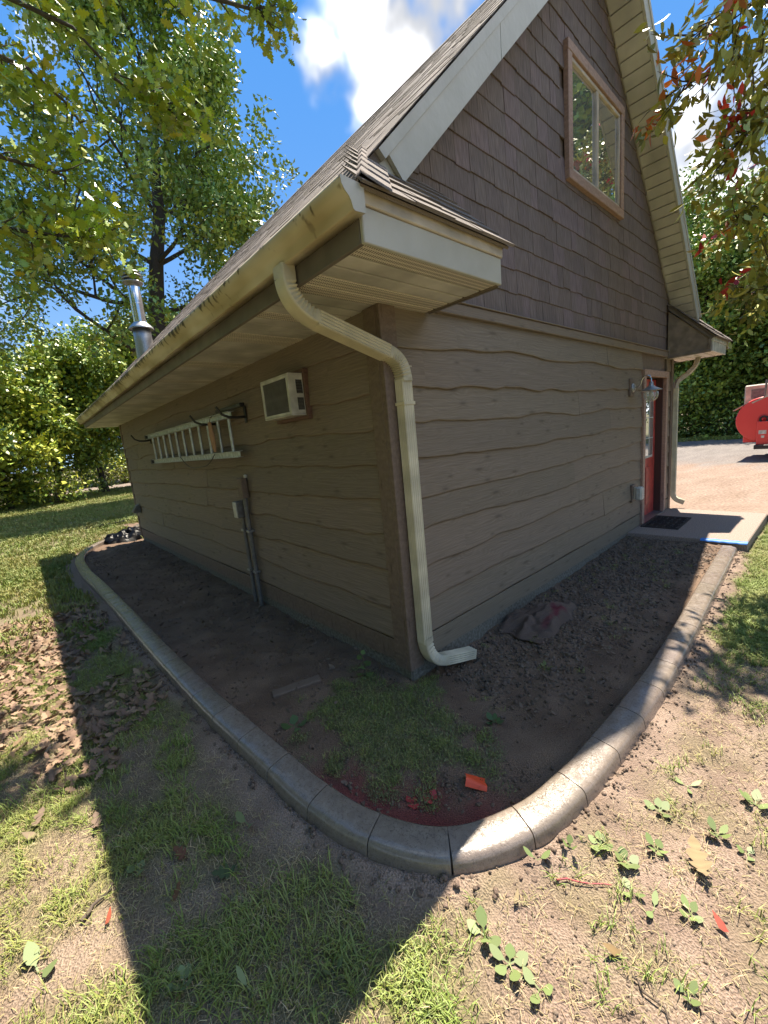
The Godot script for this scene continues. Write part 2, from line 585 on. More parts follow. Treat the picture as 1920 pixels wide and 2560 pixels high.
func slope_tab(w: float, ln: float, t0: float, t1: float) -> ArrayMesh:
	# a shingle: width along x, up-slope along z (butt edge at z = 0), y is the roof normal
	var b := MB.new()
	var h := w * 0.5
	var a := [V(-h, 0, 0), V(h, 0, 0), V(h, 0, ln), V(-h, 0, ln)]
	var t := [V(-h, t0, 0), V(h, t0, 0), V(h, t1, ln), V(-h, t1, ln)]
	b.quad(t[0], t[3], t[2], t[1])
	b.quad(a[0], t[0], t[1], a[1])
	b.quad(a[1], t[1], t[2], a[2])
	b.quad(a[3], t[3], t[0], a[0])
	return b.mesh()

func build_house() -> void:
	house = thing("house", "brown timber clad house with steep shingled gable and cream eaves", "house")
	# cores of the walls
	bevel_box("wall", V(0.004, -0.3, -L), V(0.15, 2.45, -0.15), M.post, 0.0)
	bevel_box("wall", V(W - 0.15, -0.3, -L), V(W - 0.004, 2.45, -0.15), M.post, 0.0)
	bevel_box("wall", V(0.004, -0.3, -L - 0.02), V(W, 2.45, -L + 0.13), M.post, 0.0)
	bevel_box("wall", V(0.004, -0.3, -0.15), V(4.80, 2.45, -0.004), M.post, 0.0)
	bevel_box("wall", V(5.76, -0.3, -0.15), V(W - 0.004, 2.45, -0.004), M.post, 0.0)
	bevel_box("wall", V(4.80, 2.10, -0.15), V(5.76, 2.45, -0.004), M.post, 0.0)
	bevel_box("floor", V(0.15, -0.3, -L + 0.13), V(W - 0.15, -0.02, -0.15), M.concrete, 0.0)
	for zz in [-0.15, -L + 0.13]:
		var g := MB.new()
		g.prism([V(0, 2.45, zz), V(W, 2.45, zz), V(W, 2.9, zz), V(AX, RB + AX + 0.12, zz), V(0, 2.9, zz)], V(0, 0, 0.146 if zz > -1.0 else -0.146))
		pmb("gable_wall", g, M.post, house)
	# siding
	siding(V(0, 0, 0), V(1, 0, 0), V(0, 0, 1), 0.101, 4.716, 0)
	siding(V(0, 0, 0), V(1, 0, 0), V(0, 0, 1), 5.842, W - 0.07, 3)
	siding(V(0, 0, 0), V(0, 0, -1), V(-1, 0, 0), 0.116, L - 0.06, 1)
	# corner boards, skirt, belt trim
	bevel_box("corner_post", V(-0.036, 0.0, 0.001), V(0.098, HS, 0.040), M.post, 0.004)
	bevel_box("corner_post", V(-0.036, 0.0, -0.113), V(-0.001, HS, 0.0005), M.post, 0.004)
	bevel_box("corner_post", V(W - 0.066, 0.0, 0.001), V(W + 0.03, HS, 0.040), M.post, 0.004)
	bevel_box("corner_post", V(-0.034, 0.0, -L - 0.03), V(-0.001, HS, -L + 0.055), M.post, 0.004)
	bevel_box("skirt_board", V(0.100, 0.02, 0.002), V(4.714, 0.185, 0.022), M.skirt, 0.004)
	bevel_box("skirt_board", V(5.844, 0.02, 0.002), V(W - 0.068, 0.185, 0.030), M.skirt, 0.004)
	bevel_box("skirt_board", V(-0.022, 0.02, -L + 0.06), V(-0.002, 0.185, -0.115), M.post, 0.004)
	bevel_box("foundation", V(-0.008, -0.4, -L), V(0.0035, 0.018, 0.006), M.found, 0.0)
	bevel_box("foundation", V(0.004, -0.4, -0.003), V(4.60, 0.018, 0.014), M.found, 0.003)
	bevel_box("belt_board", V(XR + 0.012, 2.385, 0.001), V(XB - 0.03, 2.462, 0.052), M.trim, 0.005)
	bevel_box("drip_ledge", V(XR + 0.012, 2.464, 0.001), V(XB - 0.03, 2.474, 0.066), M.trim, 0.003)
	# gable shakes
	var ctr := V(-1.78, 1.59, 1.91)
	var vari := []
	for w in [0.115, 0.14, 0.165, 0.19, 0.225, 0.265]:
		var b := MB.new()
		var h: float = w * 0.5 - 0.0012
		var bt := [V(-h, 0, 0.004), V(h, 0, 0.004), V(h, 0.215, 0.002), V(-h, 0.215, 0.002)]
		var ft := [V(-h, 0.003, 0.019), V(h, 0.003, 0.019), V(h, 0.215, 0.009), V(-h, 0.215, 0.009)]
		var lip := [V(-h, 0, 0.017), V(h, 0, 0.017)]
		b.quad(ft[0], ft[3], ft[2], ft[1])
		b.quad(lip[0], ft[0], ft[1], lip[1])
		b.quad(bt[0], lip[0], lip[1], bt[1])
		b.quad(bt[3], ft[3], ft[0], bt[0])
		b.quad(ft[1], ft[2], bt[2], bt[1])
		vari.append([w, b.mesh()])
	var shakes := []
	for k in 21:
		var y := 2.475 + 0.181 * k
		var x0: float = max(0.0, y - RB + 0.01)
		var x1: float = 2 * AX - x0
		var x := x0 + rr(-0.02, 0.0)
		while x < x1:
			var q: Array = vari[rng.randi() % 6]
			var cx: float = x + q[0] * 0.5
			x += q[0]
			if cx < 0.02 or cx > W - 0.02: continue
			if cx > 2.47 and cx < 3.86 and y > 3.76 and y < 4.66: continue
			shakes.append([cx, y + (0.0 if k == 0 else rr(-0.009, 0.009)), q[1], (V(cx, y, 0) - ctr).length(), rng.randi() % 5])
	shakes.sort_custom(func(p, r): return p[3] < r[3])
	var rest := MB.new()
	for k in shakes.size():
		var s: Array = shakes[k]
		if k < 300:
			var o := part("shake", s[2], house, M.shakes[s[4]])
			o.position = V(s[0], s[1], rr(0, 0.003))
		else:
			var st: Array = (s[2] as ArrayMesh).surface_get_arrays(0)
			var base := rest.v.size()
			for j in st[Mesh.ARRAY_VERTEX].size():
				rest.v.append(st[Mesh.ARRAY_VERTEX][j] + V(s[0], s[1], 0))
				rest.n.append(st[Mesh.ARRAY_NORMAL][j])
				rest.u.append(Vector2.ZERO)
				rest.c.append(Color.WHITE)
			for j in st[Mesh.ARRAY_INDEX]: rest.i.append(base + j)
	if rest.v.size() > 0: pmb("upper_shakes", rest, M.shakes[1], house).set_meta("kind", "stuff")
	# gable window
	var win := Node3D.new()
	win.name = "window"
	house.add_child(win)
	var wx0 := 2.478
	var wx1 := 3.862
	var wy0 := 3.777
	var wy1 := 4.872
	bevel_box("casing", V(wx0, wy0, 0.012), V(wx1, wy0 + 0.085, 0.062), M.casing, 0.004, win)
	bevel_box("casing", V(wx0, wy1 - 0.085, 0.012), V(wx1, wy1, 0.062), M.casing, 0.004, win)
	bevel_box("casing", V(wx0, wy0 + 0.086, 0.012), V(wx0 + 0.085, wy1 - 0.086, 0.060), M.casing, 0.004, win)
	bevel_box("casing", V(wx1 - 0.085, wy0 + 0.086, 0.012), V(wx1, wy1 - 0.086, 0.060), M.casing, 0.004, win)
	var ix0 := wx0 + 0.087
	var ix1 := wx1 - 0.087
	var iy0 := wy0 + 0.087
	var iy1 := wy1 - 0.087
	for f in [[ix0, iy0, ix1, iy0 + 0.035], [ix0, iy1 - 0.035, ix1, iy1], [ix0, iy0 + 0.036, ix0 + 0.035, iy1 - 0.036], [ix1 - 0.035, iy0 + 0.036, ix1, iy1 - 0.036], [3.145, iy0 + 0.036, 3.195, iy1 - 0.036]]:
		bevel_box("sash", V(f[0], f[1], 0.008), V(f[2], f[3], 0.044), M.beige, 0.004, win)
	bevel_box("pane", V(ix0 + 0.036, iy0 + 0.037, 0.010), V(3.144, iy1 - 0.037, 0.020), M.glass, 0.0, win)
	bevel_box("pane", V(3.196, iy0 + 0.037, 0.010), V(ix1 - 0.036, iy1 - 0.037, 0.026), M.glass, 0.0, win)
	# door with casing, recessed slab and arched light
	var door := Node3D.new()
	door.name = "door"
	house.add_child(door)
	bevel_box("casing", V(4.72, 0.03, 0.001), V(4.805, 2.085, 0.052), M.casing, 0.004, door)
	bevel_box("casing", V(5.755, 0.03, 0.001), V(5.84, 2.085, 0.052), M.casing, 0.004, door)
	bevel_box("casing", V(4.72, 2.087, 0.001), V(5.84, 2.175, 0.056), M.casing, 0.004, door)
	bevel_box("jamb", V(5.752, 0.03, -0.16), V(5.80, 2.083, -0.001), M.jamb, 0.002, door)
	bevel_box("jamb", V(4.76, 0.03, -0.16), V(4.808, 2.083, -0.001), M.jamb, 0.002, door)
	bevel_box("threshold", V(4.75, -0.02, -0.16), V(5.81, 0.028, 0.05), M.galv, 0.004, door)
	bevel_box("door_slab", V(4.81, 0.03, -0.135), V(5.75, 2.08, -0.09), M.door_red, 0.003, door)
	for px in [[4.93, 5.24], [5.32, 5.63]]:
		bevel_box("raised_panel", V(px[0], 0.20, -0.089), V(px[1], 0.78, -0.080), M.door_red, 0.008, door)
	bevel_box("light_frame", V(4.98, 0.92, -0.089), V(5.58, 1.90, -0.070), M.white, 0.006, door)
	bevel_box("pane", V(5.02, 0.96, -0.0695), V(5.54, 1.86, -0.064), M.glass, 0.0, door)
	for gx in [5.19, 5.37]:
		bevel_box("glazing_bar", V(gx - 0.007, 0.96, -0.064), V(gx + 0.007, 1.86, -0.058), M.white, 0.002, door)
	for gy in [1.22, 1.52]:
		bevel_box("glazing_bar", V(5.02, gy - 0.007, -0.0635), V(5.54, gy + 0.007, -0.0575), M.white, 0.002, door)
	var kb := MB.new()
	kb.lathe(V(4.88, 0.98, -0.09), V(0, 0, 1), [[0.0, 0.0], [0.03, 0.0], [0.03, 0.008], [0.012, 0.014], [0.012, 0.035], [0.028, 0.045], [0.028, 0.06], [0.0, 0.066]], 16)
	pmb("door_knob", kb, M.steel, door)
	build_roof()

func build_roof() -> void:
	# decks of both slopes
	for s in [1.0, -1.0]:
		var q := func(x: float) -> float: return x if s > 0 else 2 * AX - x
		var d := MB.new()
		d.prism([V(q.call(-0.60), RT - 0.60, DR - 0.002), V(q.call(AX), RT + AX, DR - 0.002), V(q.call(AX), RT + AX - 0.07, DR - 0.002), V(q.call(-0.60), RT - 0.67, DR - 0.002)], V(0, 0, -L - 0.6))
		pmb("roof_deck", d, M.roofs[1], house)
		# rake boards: wide lower board in two lengths, narrow upper strip
		for seg in [[-0.04, 0.93], [0.935, AX]]:
			var b := MB.new()
			var cut: float = 0.095 if seg[0] < 0 else 0.0
			b.prism([V(q.call(seg[0]), RB + seg[0], DR), V(q.call(seg[1]), RB + seg[1], DR), V(q.call(seg[1]), RB + 0.19 + seg[1], DR), V(q.call(seg[0] - cut), RB + 0.19 + seg[0] - cut, DR)], V(0, 0, 0.022))
			pmb("rake_board", b, M.sage, house)
		var st := MB.new()
		st.prism([V(q.call(-0.17), RB + 0.192 - 0.17, DR), V(q.call(AX), RB + 0.192 + AX, DR), V(q.call(AX), RB + 0.264 + AX, DR), V(q.call(-0.21), RB + 0.264 - 0.21, DR)], V(0, 0, 0.030))
		pmb("rake_strip", st, M.sage, house)
		var fl := MB.new()
		fl.prism([V(q.call(-0.28), 2.85, 0.06), V(q.call(-0.05), 2.80, 0.06), V(q.call(0.02), 2.93, 0.06), V(q.call(-0.10), 3.05, 0.06), V(q.call(-0.25), 2.905, 0.06)], V(0, 0, 0.235))
		pmb("rake_end_block", fl, M.sage, house)
		# rake soffit slats
		var x := 0.02
		while x < AX - 0.08:
			var e: float = min(x + 0.088, AX)
			var b := MB.new()
			b.prism([V(q.call(x + 0.003), RB + x + 0.003, 0.036), V(q.call(e), RB + e, 0.036), V(q.call(e - 0.006), RB + e + 0.006, 0.036), V(q.call(x - 0.003), RB + x + 0.009, 0.036)], V(0, 0, DR - 0.038))
			pmb("rake_soffit_slat", b, M.soffit, house)
			x += 0.0935
		var bk := MB.new()
		bk.prism([V(q.call(0.0), RB + 0.03, 0.002), V(q.call(AX), RB + AX + 0.03, 0.002), V(q.call(AX), RB + AX + 0.05, 0.002), V(q.call(0.0), RB + 0.05, 0.002)], V(0, 0, DR - 0.004))
		pmb("rake_soffit_backing", bk, M.soffit, house)
	# shingles of the visible slope
	var vari := []
	for w in [0.14, 0.18, 0.22, 0.27, 0.32]:
		for t in [0.006, 0.011]:
			vari.append([w, slope_tab(w - 0.002, 0.20, t, 0.002), t])
	var u := V(1, 1, 0).normalized()
	var nn := V(-1, 1, 0).normalized()
	var ctr := V(-1.78, 1.59, 1.91)
	var tabs := []
	for k in 38:
		var sl := 0.137 * k
		var z := DR + 0.036 + rr(-0.004, 0.004)
		while z > -L - 0.36:
			var q: Array = vari[rng.randi() % 10]
			var p: Vector3 = V(-0.635, RT - 0.635 + 0.003, 0) + u * sl + nn * 0.004
			p.z = z - q[0] * 0.5
			z -= q[0]
			if p.x > AX - 0.01: continue
			var sn: Vector3 = (nn - u * 0.03).normalized()
			tabs.append([Transform3D(Basis(V(0, 0, -1), sn, sn.cross(V(0, 0, 1))), p), q[1], (p - ctr).length(), rng.randi() % 4])
	tabs.sort_custom(func(a, b): return a[2] < b[2])
	var rest := MB.new()
	rest.colored = true
	for k in tabs.size():
		var t: Array = tabs[k]
		if k < 280:
			var o := part("roof_shingle", t[1], house, M.roofs[t[3]])
			o.transform = t[0]
		else:
			var st: Array = (t[1] as ArrayMesh).surface_get_arrays(0)
			var base := rest.v.size()
			var xf: Transform3D = t[0]
			var cl: float = [0.8, 1.0, 1.2, 0.92][t[3]]
			for j in st[Mesh.ARRAY_VERTEX].size():
				rest.v.append(xf * (st[Mesh.ARRAY_VERTEX][j] as Vector3))
				rest.n.append(xf.basis * (st[Mesh.ARRAY_NORMAL][j] as Vector3))
				rest.u.append(Vector2.ZERO)
				rest.c.append(Color(cl, cl, cl))
			for j in st[Mesh.ARRAY_INDEX]: rest.i.append(base + j)
	var rm: StandardMaterial3D = M.roofs[1].duplicate()
	rm.vertex_color_use_as_albedo = true
	pmb("far_roof_shingles", rest, rm, house).set_meta("kind", "stuff")
	var rd := MB.new()
	rd.prism([V(AX - 0.13, RT + AX - 0.10, DR + 0.03), V(AX, RT + AX + 0.035, DR + 0.03), V(AX + 0.13, RT + AX - 0.10, DR + 0.03)], V(0, 0, -L - 0.66))
	pmb("ridge_cap", rd, M.roofs[0], house)
	# eave: fascia, soffit panels, gutters
	bevel_box("fascia", V(-EV, HS - 0.004, -8.49), V(-EV + 0.022, 2.556, BX - 0.024), M.grey_fascia, 0.003)
	bevel_box("fascia", V(2 * AX + EV - 0.022, HS - 0.004, -8.49), V(2 * AX + EV, 2.556, BX - 0.024), M.grey_fascia, 0.003)
	var slit := img_tex(32, 32, func(x, y): return Color(0.30, 0.26, 0.22) if (x % 16) > 2 and (x % 16) < 13 and y > 9 and y < 23 else Color(0.97, 0.95, 0.92))
	var vent := mat(M.soffit.albedo_color, 0.5, slit, null, Vector3(16, 80, 1), false)
	var pw := 0.1165
	var z := BX - 0.024
	var k := 0
	while z > -8.45:
		var xe: float = XR - 0.012 if z > 0.04 else 0.0
		var m: Material = vent if k in [0, 3, 4, 8, 12, 13, 20, 21, 28, 36, 44] else M.soffit
		bevel_box("soffit_panel", V(-EV + 0.024, HS, z - pw + 0.013), V(xe - 0.001, HS + 0.014, z), m, 0.003)
		if z > 0.04:
			var xs: float = XB + 0.012
			bevel_box("soffit_panel", V(xs, HS, z - pw + 0.013), V(2 * AX + EV - 0.024, HS + 0.014, z), m, 0.003)
		z -= pw
		k += 1
	bevel_box("soffit_backing", V(-EV + 0.023, HS + 0.020, -8.48), V(0.0, HS + 0.028, 0.0), M.soffit, 0.0)
	bevel_box("soffit_backing", V(-EV + 0.023, HS + 0.016, 0.002), V(XR - 0.012, HS + 0.024, BX - 0.024), M.soffit, 0.0)
	bevel_box("soffit_backing", V(XB + 0.012, HS + 0.016, 0.002), V(2 * AX + EV - 0.023, HS + 0.024, BX - 0.024), M.soffit, 0.0)
	# boxed returns at both ends of the gable
	for s in [1.0, -1.0]:
		var q := func(x: float) -> float: return x if s > 0 else 2 * AX - x
		var xi: float = XR if s > 0 else XB
		var xo: float = -EV if s > 0 else 2 * AX + EV
		bevel_box("return_fascia", V(min(xi, xo), HS - 0.006, BX - 0.022), V(max(xi, xo), 2.50, BX), M.sage if s > 0 else M.white, 0.004)
		bevel_box("return_strip", V(min(xi, xo) - 0.006, 2.501, BX - 0.022), V(max(xi, xo) + 0.006, 2.556, BX + 0.010), M.beige if s > 0 else M.white, 0.004)
		var e := MB.new()
		e.prism([V(xi - 0.011 * s, HS - 0.004, 0.036), V(xi - 0.011 * s, HS - 0.004, BX - 0.023), V(xi - 0.011 * s, 2.53, BX - 0.023), V(xi - 0.011 * s, 3.03, 0.036)], V(0.010 * s, 0, 0))
		pmb("return_end_panel", e, M.dark_panel, house)
		var tr := MB.new()
		tr.prism([V(xi - 0.014 * s, 2.525, BX - 0.02), V(xi - 0.014 * s, 2.565, BX + 0.02), V(xi - 0.014 * s, 3.115, 0.034), V(xi - 0.014 * s, 3.055, 0.034)], V(0.03 * s, 0, 0))
		pmb("return_rake_trim", tr, M.grey_fascia, house)
		for zz in [[0.036, 0.03], [BX - 0.055, 0.03]]:
			bevel_box("panel_trim", V(min(xi, xi + 0.012 * s), HS + 0.03, zz[0]), V(max(xi, xi + 0.012 * s), 2.54, zz[0] + zz[1]), M.dark_panel, 0.003)
		bevel_box("panel_trim", V(min(xi - 0.004 * s, xi + 0.014 * s), HS - 0.012, 0.036), V(max(xi - 0.004 * s, xi + 0.014 * s), HS + 0.028, BX - 0.023), M.grey_fascia if s > 0 else M.dark_panel, 0.003)
		# little hipped roof over the return
		var sl := 1.0
		var rt := MB.new()
		rt.prism([V(xo - 0.02 * s, 2.552, BX + 0.035), V(xi + 0.03 * s, 2.552, BX + 0.035), V(xi + 0.03 * s, 3.137, 0.030), V(q.call(-0.06), 3.137, 0.030)], V(0, -0.010, -0.010))
		pmb("return_roof", rt, M.roofs[1], house)
		var tri := MB.new()
		tri.prism([V(xo - 0.03 * s, RT - 0.61, BX + 0.03), V(xo - 0.03 * s, RT - 0.61, DR - 0.03), V(q.call(-0.06), 3.10, 0.034)], V(0, 0.014, 0))
		pmb("return_roof", tri, M.roofs[3], house)
		var un := V(0, sl, -1).normalized()
		var up := V(0, 1, sl).normalized()
		var ln := 0.828
		for r in 6:
			var t := r * 0.128
			if t > ln - 0.04: break
			var hx: float = lerp(xo - 0.03 * s, q.call(-0.06), t / ln)
			var xx := hx
			var xe: float = xi + 0.05 * s
			while (xe - xx) * s > 0.03:
				var w: float = min(rr(0.17, 0.33), abs(xe - xx))
				var o := part("roof_shingle", slope_tab(w - 0.002, 0.16, rr(0.010, 0.016), 0.003), house, M.roofs[rng.randi() % 4])
				var p := V(xx + w * 0.5 * s, 2.545, BX + 0.046) + un * t + up * 0.004
				o.transform = Transform3D(Basis(V(-1, 0, 0), up, un), p)
				xx += w * s
		for r in 6:
			var t := r * 0.135 + 0.01
			var f := t / 0.80
			var a := V(xo - 0.03 * s, 2.566, BX + 0.05).lerp(V(q.call(-0.06), 3.15, 0.05), f)
			var b := V(xo - 0.03 * s, 2.566, BX + 0.05).lerp(V(q.call(-0.06), 3.15, 0.05), min(f + 0.24, 1.0))
			var cap := MB.new()
			var hd := (b - a).normalized()
			var w1 := V(-s, 1, 0).normalized().cross(hd).normalized()
			if w1.z > 0: w1 = -w1
			var w2 := V(0, 0.72, 0.70).cross(hd).normalized()
			if w2.z < 0: w2 = -w2
			var rows := []
			for p in [a + V(0, 0.008, 0), b - V(0, 0.004, 0)]:
				var row := []
				for j in 9:
					var g := (j - 4) / 4.0
					var off: Vector3 = w1 * (-g * 0.12) if g < 0 else w2 * (g * 0.13)
					row.append(p + off + V(0, 0.016 - 0.012 * pow(abs(g), 0.6), 0))
				rows.append(row)
			var low := []
			for p in rows[0]: low.append(p - V(0, 0.012, 0))
			cap.grid([low, rows[0], rows[1]])
			pmb("hip_shingle", cap, M.roofs[(r * 3 + 1) % 4], house)
	# K-style gutters
	var stain := noise(0.05, 4, 71)
	var blot := noise(0.013, 3, 72)
	var gt := img_tex(1024, 128, func(x, y):
		var v: float = y / 128.0
		var far: float = smoothstep(0.10, 0.60, x / 1024.0)
		var drip: float = stain.get_noise_2d(x * 3.2, y * 0.16)
		var pt: float = blot.get_noise_2d(x, y * 0.6)
		var band: float = smoothstep(0.40, 0.70, v) * (1.0 - smoothstep(0.90, 0.97, v))
		var m: float = smoothstep(0.12, 0.30, drip + pt * 0.60 - 0.13 + band * 0.46 - 0.42 * (1.0 - far)) * (0.25 + 0.75 * band)
		var base := Color(1, 1, 1).lerp(Color(0.80, 0.76, 0.66), clampf(0.5 + pt, 0, 1))
		return base.lerp(Color(0.27, 0.22, 0.17), clampf(m, 0, 1) * 0.92))
	var gm := mat(lin(0.66, 0.60, 0.48), 0.45, gt, null, Vector3(0.111, 1.0, 1), false)
	for s in [1.0, -1.0]:
		var q := func(x: float) -> float: return x if s > 0 else 2 * AX - x
		var prof := [[-0.586, 2.555], [-0.586, 2.456], [-0.640, 2.452], [-0.648, 2.458], [-0.655, 2.482], [-0.664, 2.497], [-0.682, 2.512], [-0.694, 2.530], [-0.698, 2.550], [-0.696, 2.560], [-0.684, 2.560], [-0.684, 2.548]]
		var rows := []
		for r in 92:
			var zz := 0.605 - r * 0.1
			var row := []
			for p in prof: row.append(V(q.call(p[0]), p[1] + 0.0015 * sin(zz * 2.1), zz))
			if s < 0: row.reverse()
			rows.append(row)
		var g := MB.new()
		g.grid(rows, false, 0.1, 1.0 / 11.0)
		var gut := pmb("gutter", g, gm, house)
		var poly := []
		for p in prof.slice(0, 10): poly.append(V(q.call(p[0]), p[1], 0.606))
		var ec := MB.new()
		ec.prism(poly, V(0, 0, 0.003))
		pmb("end_cap", ec, M.sage if s > 0 else M.white, gut)
		var lb := MB.new()
		lb.prism([V(q.call(-0.585), 2.456, -8.495), V(q.call(-0.64), 2.452, -8.495), V(q.call(-0.698), 2.55, -8.495), V(q.call(-0.585), 2.555, -8.495)], V(0, 0, -0.003))
		pmb("end_cap", lb, M.cream, gut)

# ================================================================ ground, drive, bed
const PATH := [[0.75, -11.2], [0.35, -10.3], [-0.05, -9.6], [-0.50, -8.95], [-0.98, -8.15], [-1.23, -7.2], [-1.275, -6.0], [-1.235, -4.9], [-1.19, -3.5], [-1.165, -2.2], [-1.14, -1.31], [-1.115, -0.72], [-1.085, -0.3], [-1.065, -0.02], [-1.04, 0.33], [-0.965, 0.68], [-0.79, 0.98], [-0.48, 1.145], [-0.17, 1.20], [0.14, 1.22], [0.5, 1.232], [0.8, 1.236], [1.12, 1.235], [1.9, 1.205], [2.75, 1.165], [3.5, 1.135], [4.15, 1.11]]
var curb_pts := []      # dense centre line, Vector2(x, z)
var curb_poly := PackedVector2Array()
var gn := FastNoiseLite.new()
var gf := FastNoiseLite.new()
var zn := FastNoiseLite.new()

func prepare_ground() -> void:
	gn = noise(0.9, 3, 101)
	gf = noise(6.0, 3, 102)
	zn = noise(0.7, 3, 103)
	for k in PATH.size() - 1:
		var p0: Array = PATH[max(k - 1, 0)]
		var p1: Array = PATH[k]
		var p2: Array = PATH[k + 1]
		var p3: Array = PATH[min(k + 2, PATH.size() - 1)]
		var a := Vector2(p0[0], p0[1])
		var b := Vector2(p1[0], p1[1])
		var c := Vector2(p2[0], p2[1])
		var d := Vector2(p3[0], p3[1])
		var steps: int = max(2, int(b.distance_to(c) / 0.025))
		for j in steps:
			curb_pts.append(b.cubic_interpolate(c, a, d, float(j) / steps))
	curb_pts.append(Vector2(PATH[-1][0], PATH[-1][1]))
	for k in range(0, curb_pts.size(), 4): curb_poly.append(curb_pts[k])
	curb_poly.append(Vector2(4.3, 1.1))
	curb_poly.append(Vector2(4.3, -0.1))
	curb_poly.append(Vector2(0.1, -0.1))
	curb_poly.append(Vector2(0.1, -11.2))
func curb_dist(x: float, z: float) -> float:
	var best := 1e9
	var p := Vector2(x, z)
	for k in range(0, curb_poly.size() - 4):
		best = min(best, p.distance_squared_to(curb_poly[k]))
	return sqrt(best)
func in_bed(x: float, z: float) -> bool:
	return x > -1.4 and x < 4.3 and z > -11.2 and z < 1.3 and Geometry2D.is_point_in_polygon(Vector2(x, z), curb_poly)
func bed_y(x: float, z: float) -> float:
	var y := BED + gn.get_noise_2d(x, z) * 0.030 + gf.get_noise_2d(x, z) * 0.022
	y -= 0.05 * exp(-((x - 0.5) * (x - 0.5) * 2.5 + (z - 0.25) * (z - 0.25) * 6.0))
	y += 0.012 * smoothstep(0.7, 1.2, x) + 0.035 * smoothstep(2.8, 4.1, x)
	return y
func lawn_y(x: float, z: float) -> float:
	var d := sqrt(x * x + z * z)
	var y := LAWN + gn.get_noise_2d(x * 0.5, z * 0.5) * 0.025 * clampf(d * 0.3, 0.3, 1.0) + gf.get_noise_2d(x, z) * 0.009 + smoothstep(30.0, 120.0, d) * 1.0
	# spoil from the trench, banked against the curb
	if x > -1.7 and x < 4.4 and z > -9.0 and z < 1.7:
		var c := curb_dist(x, z) - 0.10
		y += (0.034 + 0.02 * gf.get_noise_2d(x * 2.0, z * 2.0)) * exp(-c * c * 180.0)
	return y
func axis(fine0: float, fine1: float, st: float, far: float) -> PackedFloat32Array:
	var o := PackedFloat32Array()
	var lo := []
	var s := st
	var x := fine0
	while x > -far:
		s *= 1.16
		x -= s
		lo.append(x)
	lo.reverse()
	for q in lo: o.append(q)
	x = fine0
	while x < fine1:
		o.append(x)
		x += st
	s = st
	while x < far:
		o.append(x)
		s *= 1.16
		x += s
	return o
# lawn or bare earth: 1 = bare
func bare(x: float, z: float) -> float:
	var b := 0.0
	var d := 9.0
	if x > -3.5 and x < 6 and z > -10 and z < 3.5: d = curb_dist(x, z)
	b = 1.0 - smoothstep(0.11, 0.30, d + zn.get_noise_2d(x * 2.0, z * 2.0) * 0.16)
	# the raked strip in front of the gable
	var f: float = smoothstep(-1.35, -0.75, x + (z - 1.2) * 0.5) * (1.0 - smoothstep(0.75, 1.9, x - (z - 1.2) * 0.9)) * smoothstep(1.1, 1.25, z) * (1.0 - smoothstep(2.1, 3.0, z))
	b = max(b, f * clampf(0.92 + zn.get_noise_2d(x * 3.0, z * 3.0) * 0.7, 0.0, 1.0))
	if x < -1.25: b = max(b, 0.85 * clampf(0.38 + zn.get_noise_2d(x * 2.0 + 9.0, z * 2.0) * 2.0, 0.0, 1.0) * (1.0 - smoothstep(4.0, 7.0, -z)))
	return b
func sheet(b: MB, xs: PackedFloat32Array, zs: PackedFloat32Array, fy: Callable, fc: Callable, keep: Callable) -> void:
	b.colored = true
	var nx := xs.size()
	var nz := zs.size()
	var hy := PackedFloat32Array()
	hy.resize(nx * nz)
	for r in nz:
		for k in nx: hy[r * nx + k] = fy.call(xs[k], zs[r])
	for r in nz:
		for k in nx:
			b.v.append(V(xs[k], hy[r * nx + k], zs[r]))
			var k0: int = max(k - 1, 0)
			var k1: int = min(k + 1, nx - 1)
			var r0: int = max(r - 1, 0)
			var r1: int = min(r + 1, nz - 1)
			b.n.append(V(-(hy[r * nx + k1] - hy[r * nx + k0]) / (xs[k1] - xs[k0]), 1.0, -(hy[r1 * nx + k] - hy[r0 * nx + k]) / (zs[r1] - zs[r0])).normalized())
			b.u.append(Vector2(xs[k], zs[r]))
			b.c.append(fc.call(xs[k], zs[r]))
	for r in nz - 1:
		for k in nx - 1:
			if not keep.call((xs[k] + xs[k + 1]) * 0.5, (zs[r] + zs[r + 1]) * 0.5): continue
			var a := r * nx + k
			b.i.append(a); b.i.append(a + 1); b.i.append(a + nx + 1)
			b.i.append(a); b.i.append(a + nx + 1); b.i.append(a + nx)
func frange(a: float, b: float, s: float) -> PackedFloat32Array:
	var o := PackedFloat32Array()
	var n: int = max(1, int(round((b - a) / s)))
	for k in n + 1: o.append(lerp(a, b, float(k) / n))
	return o

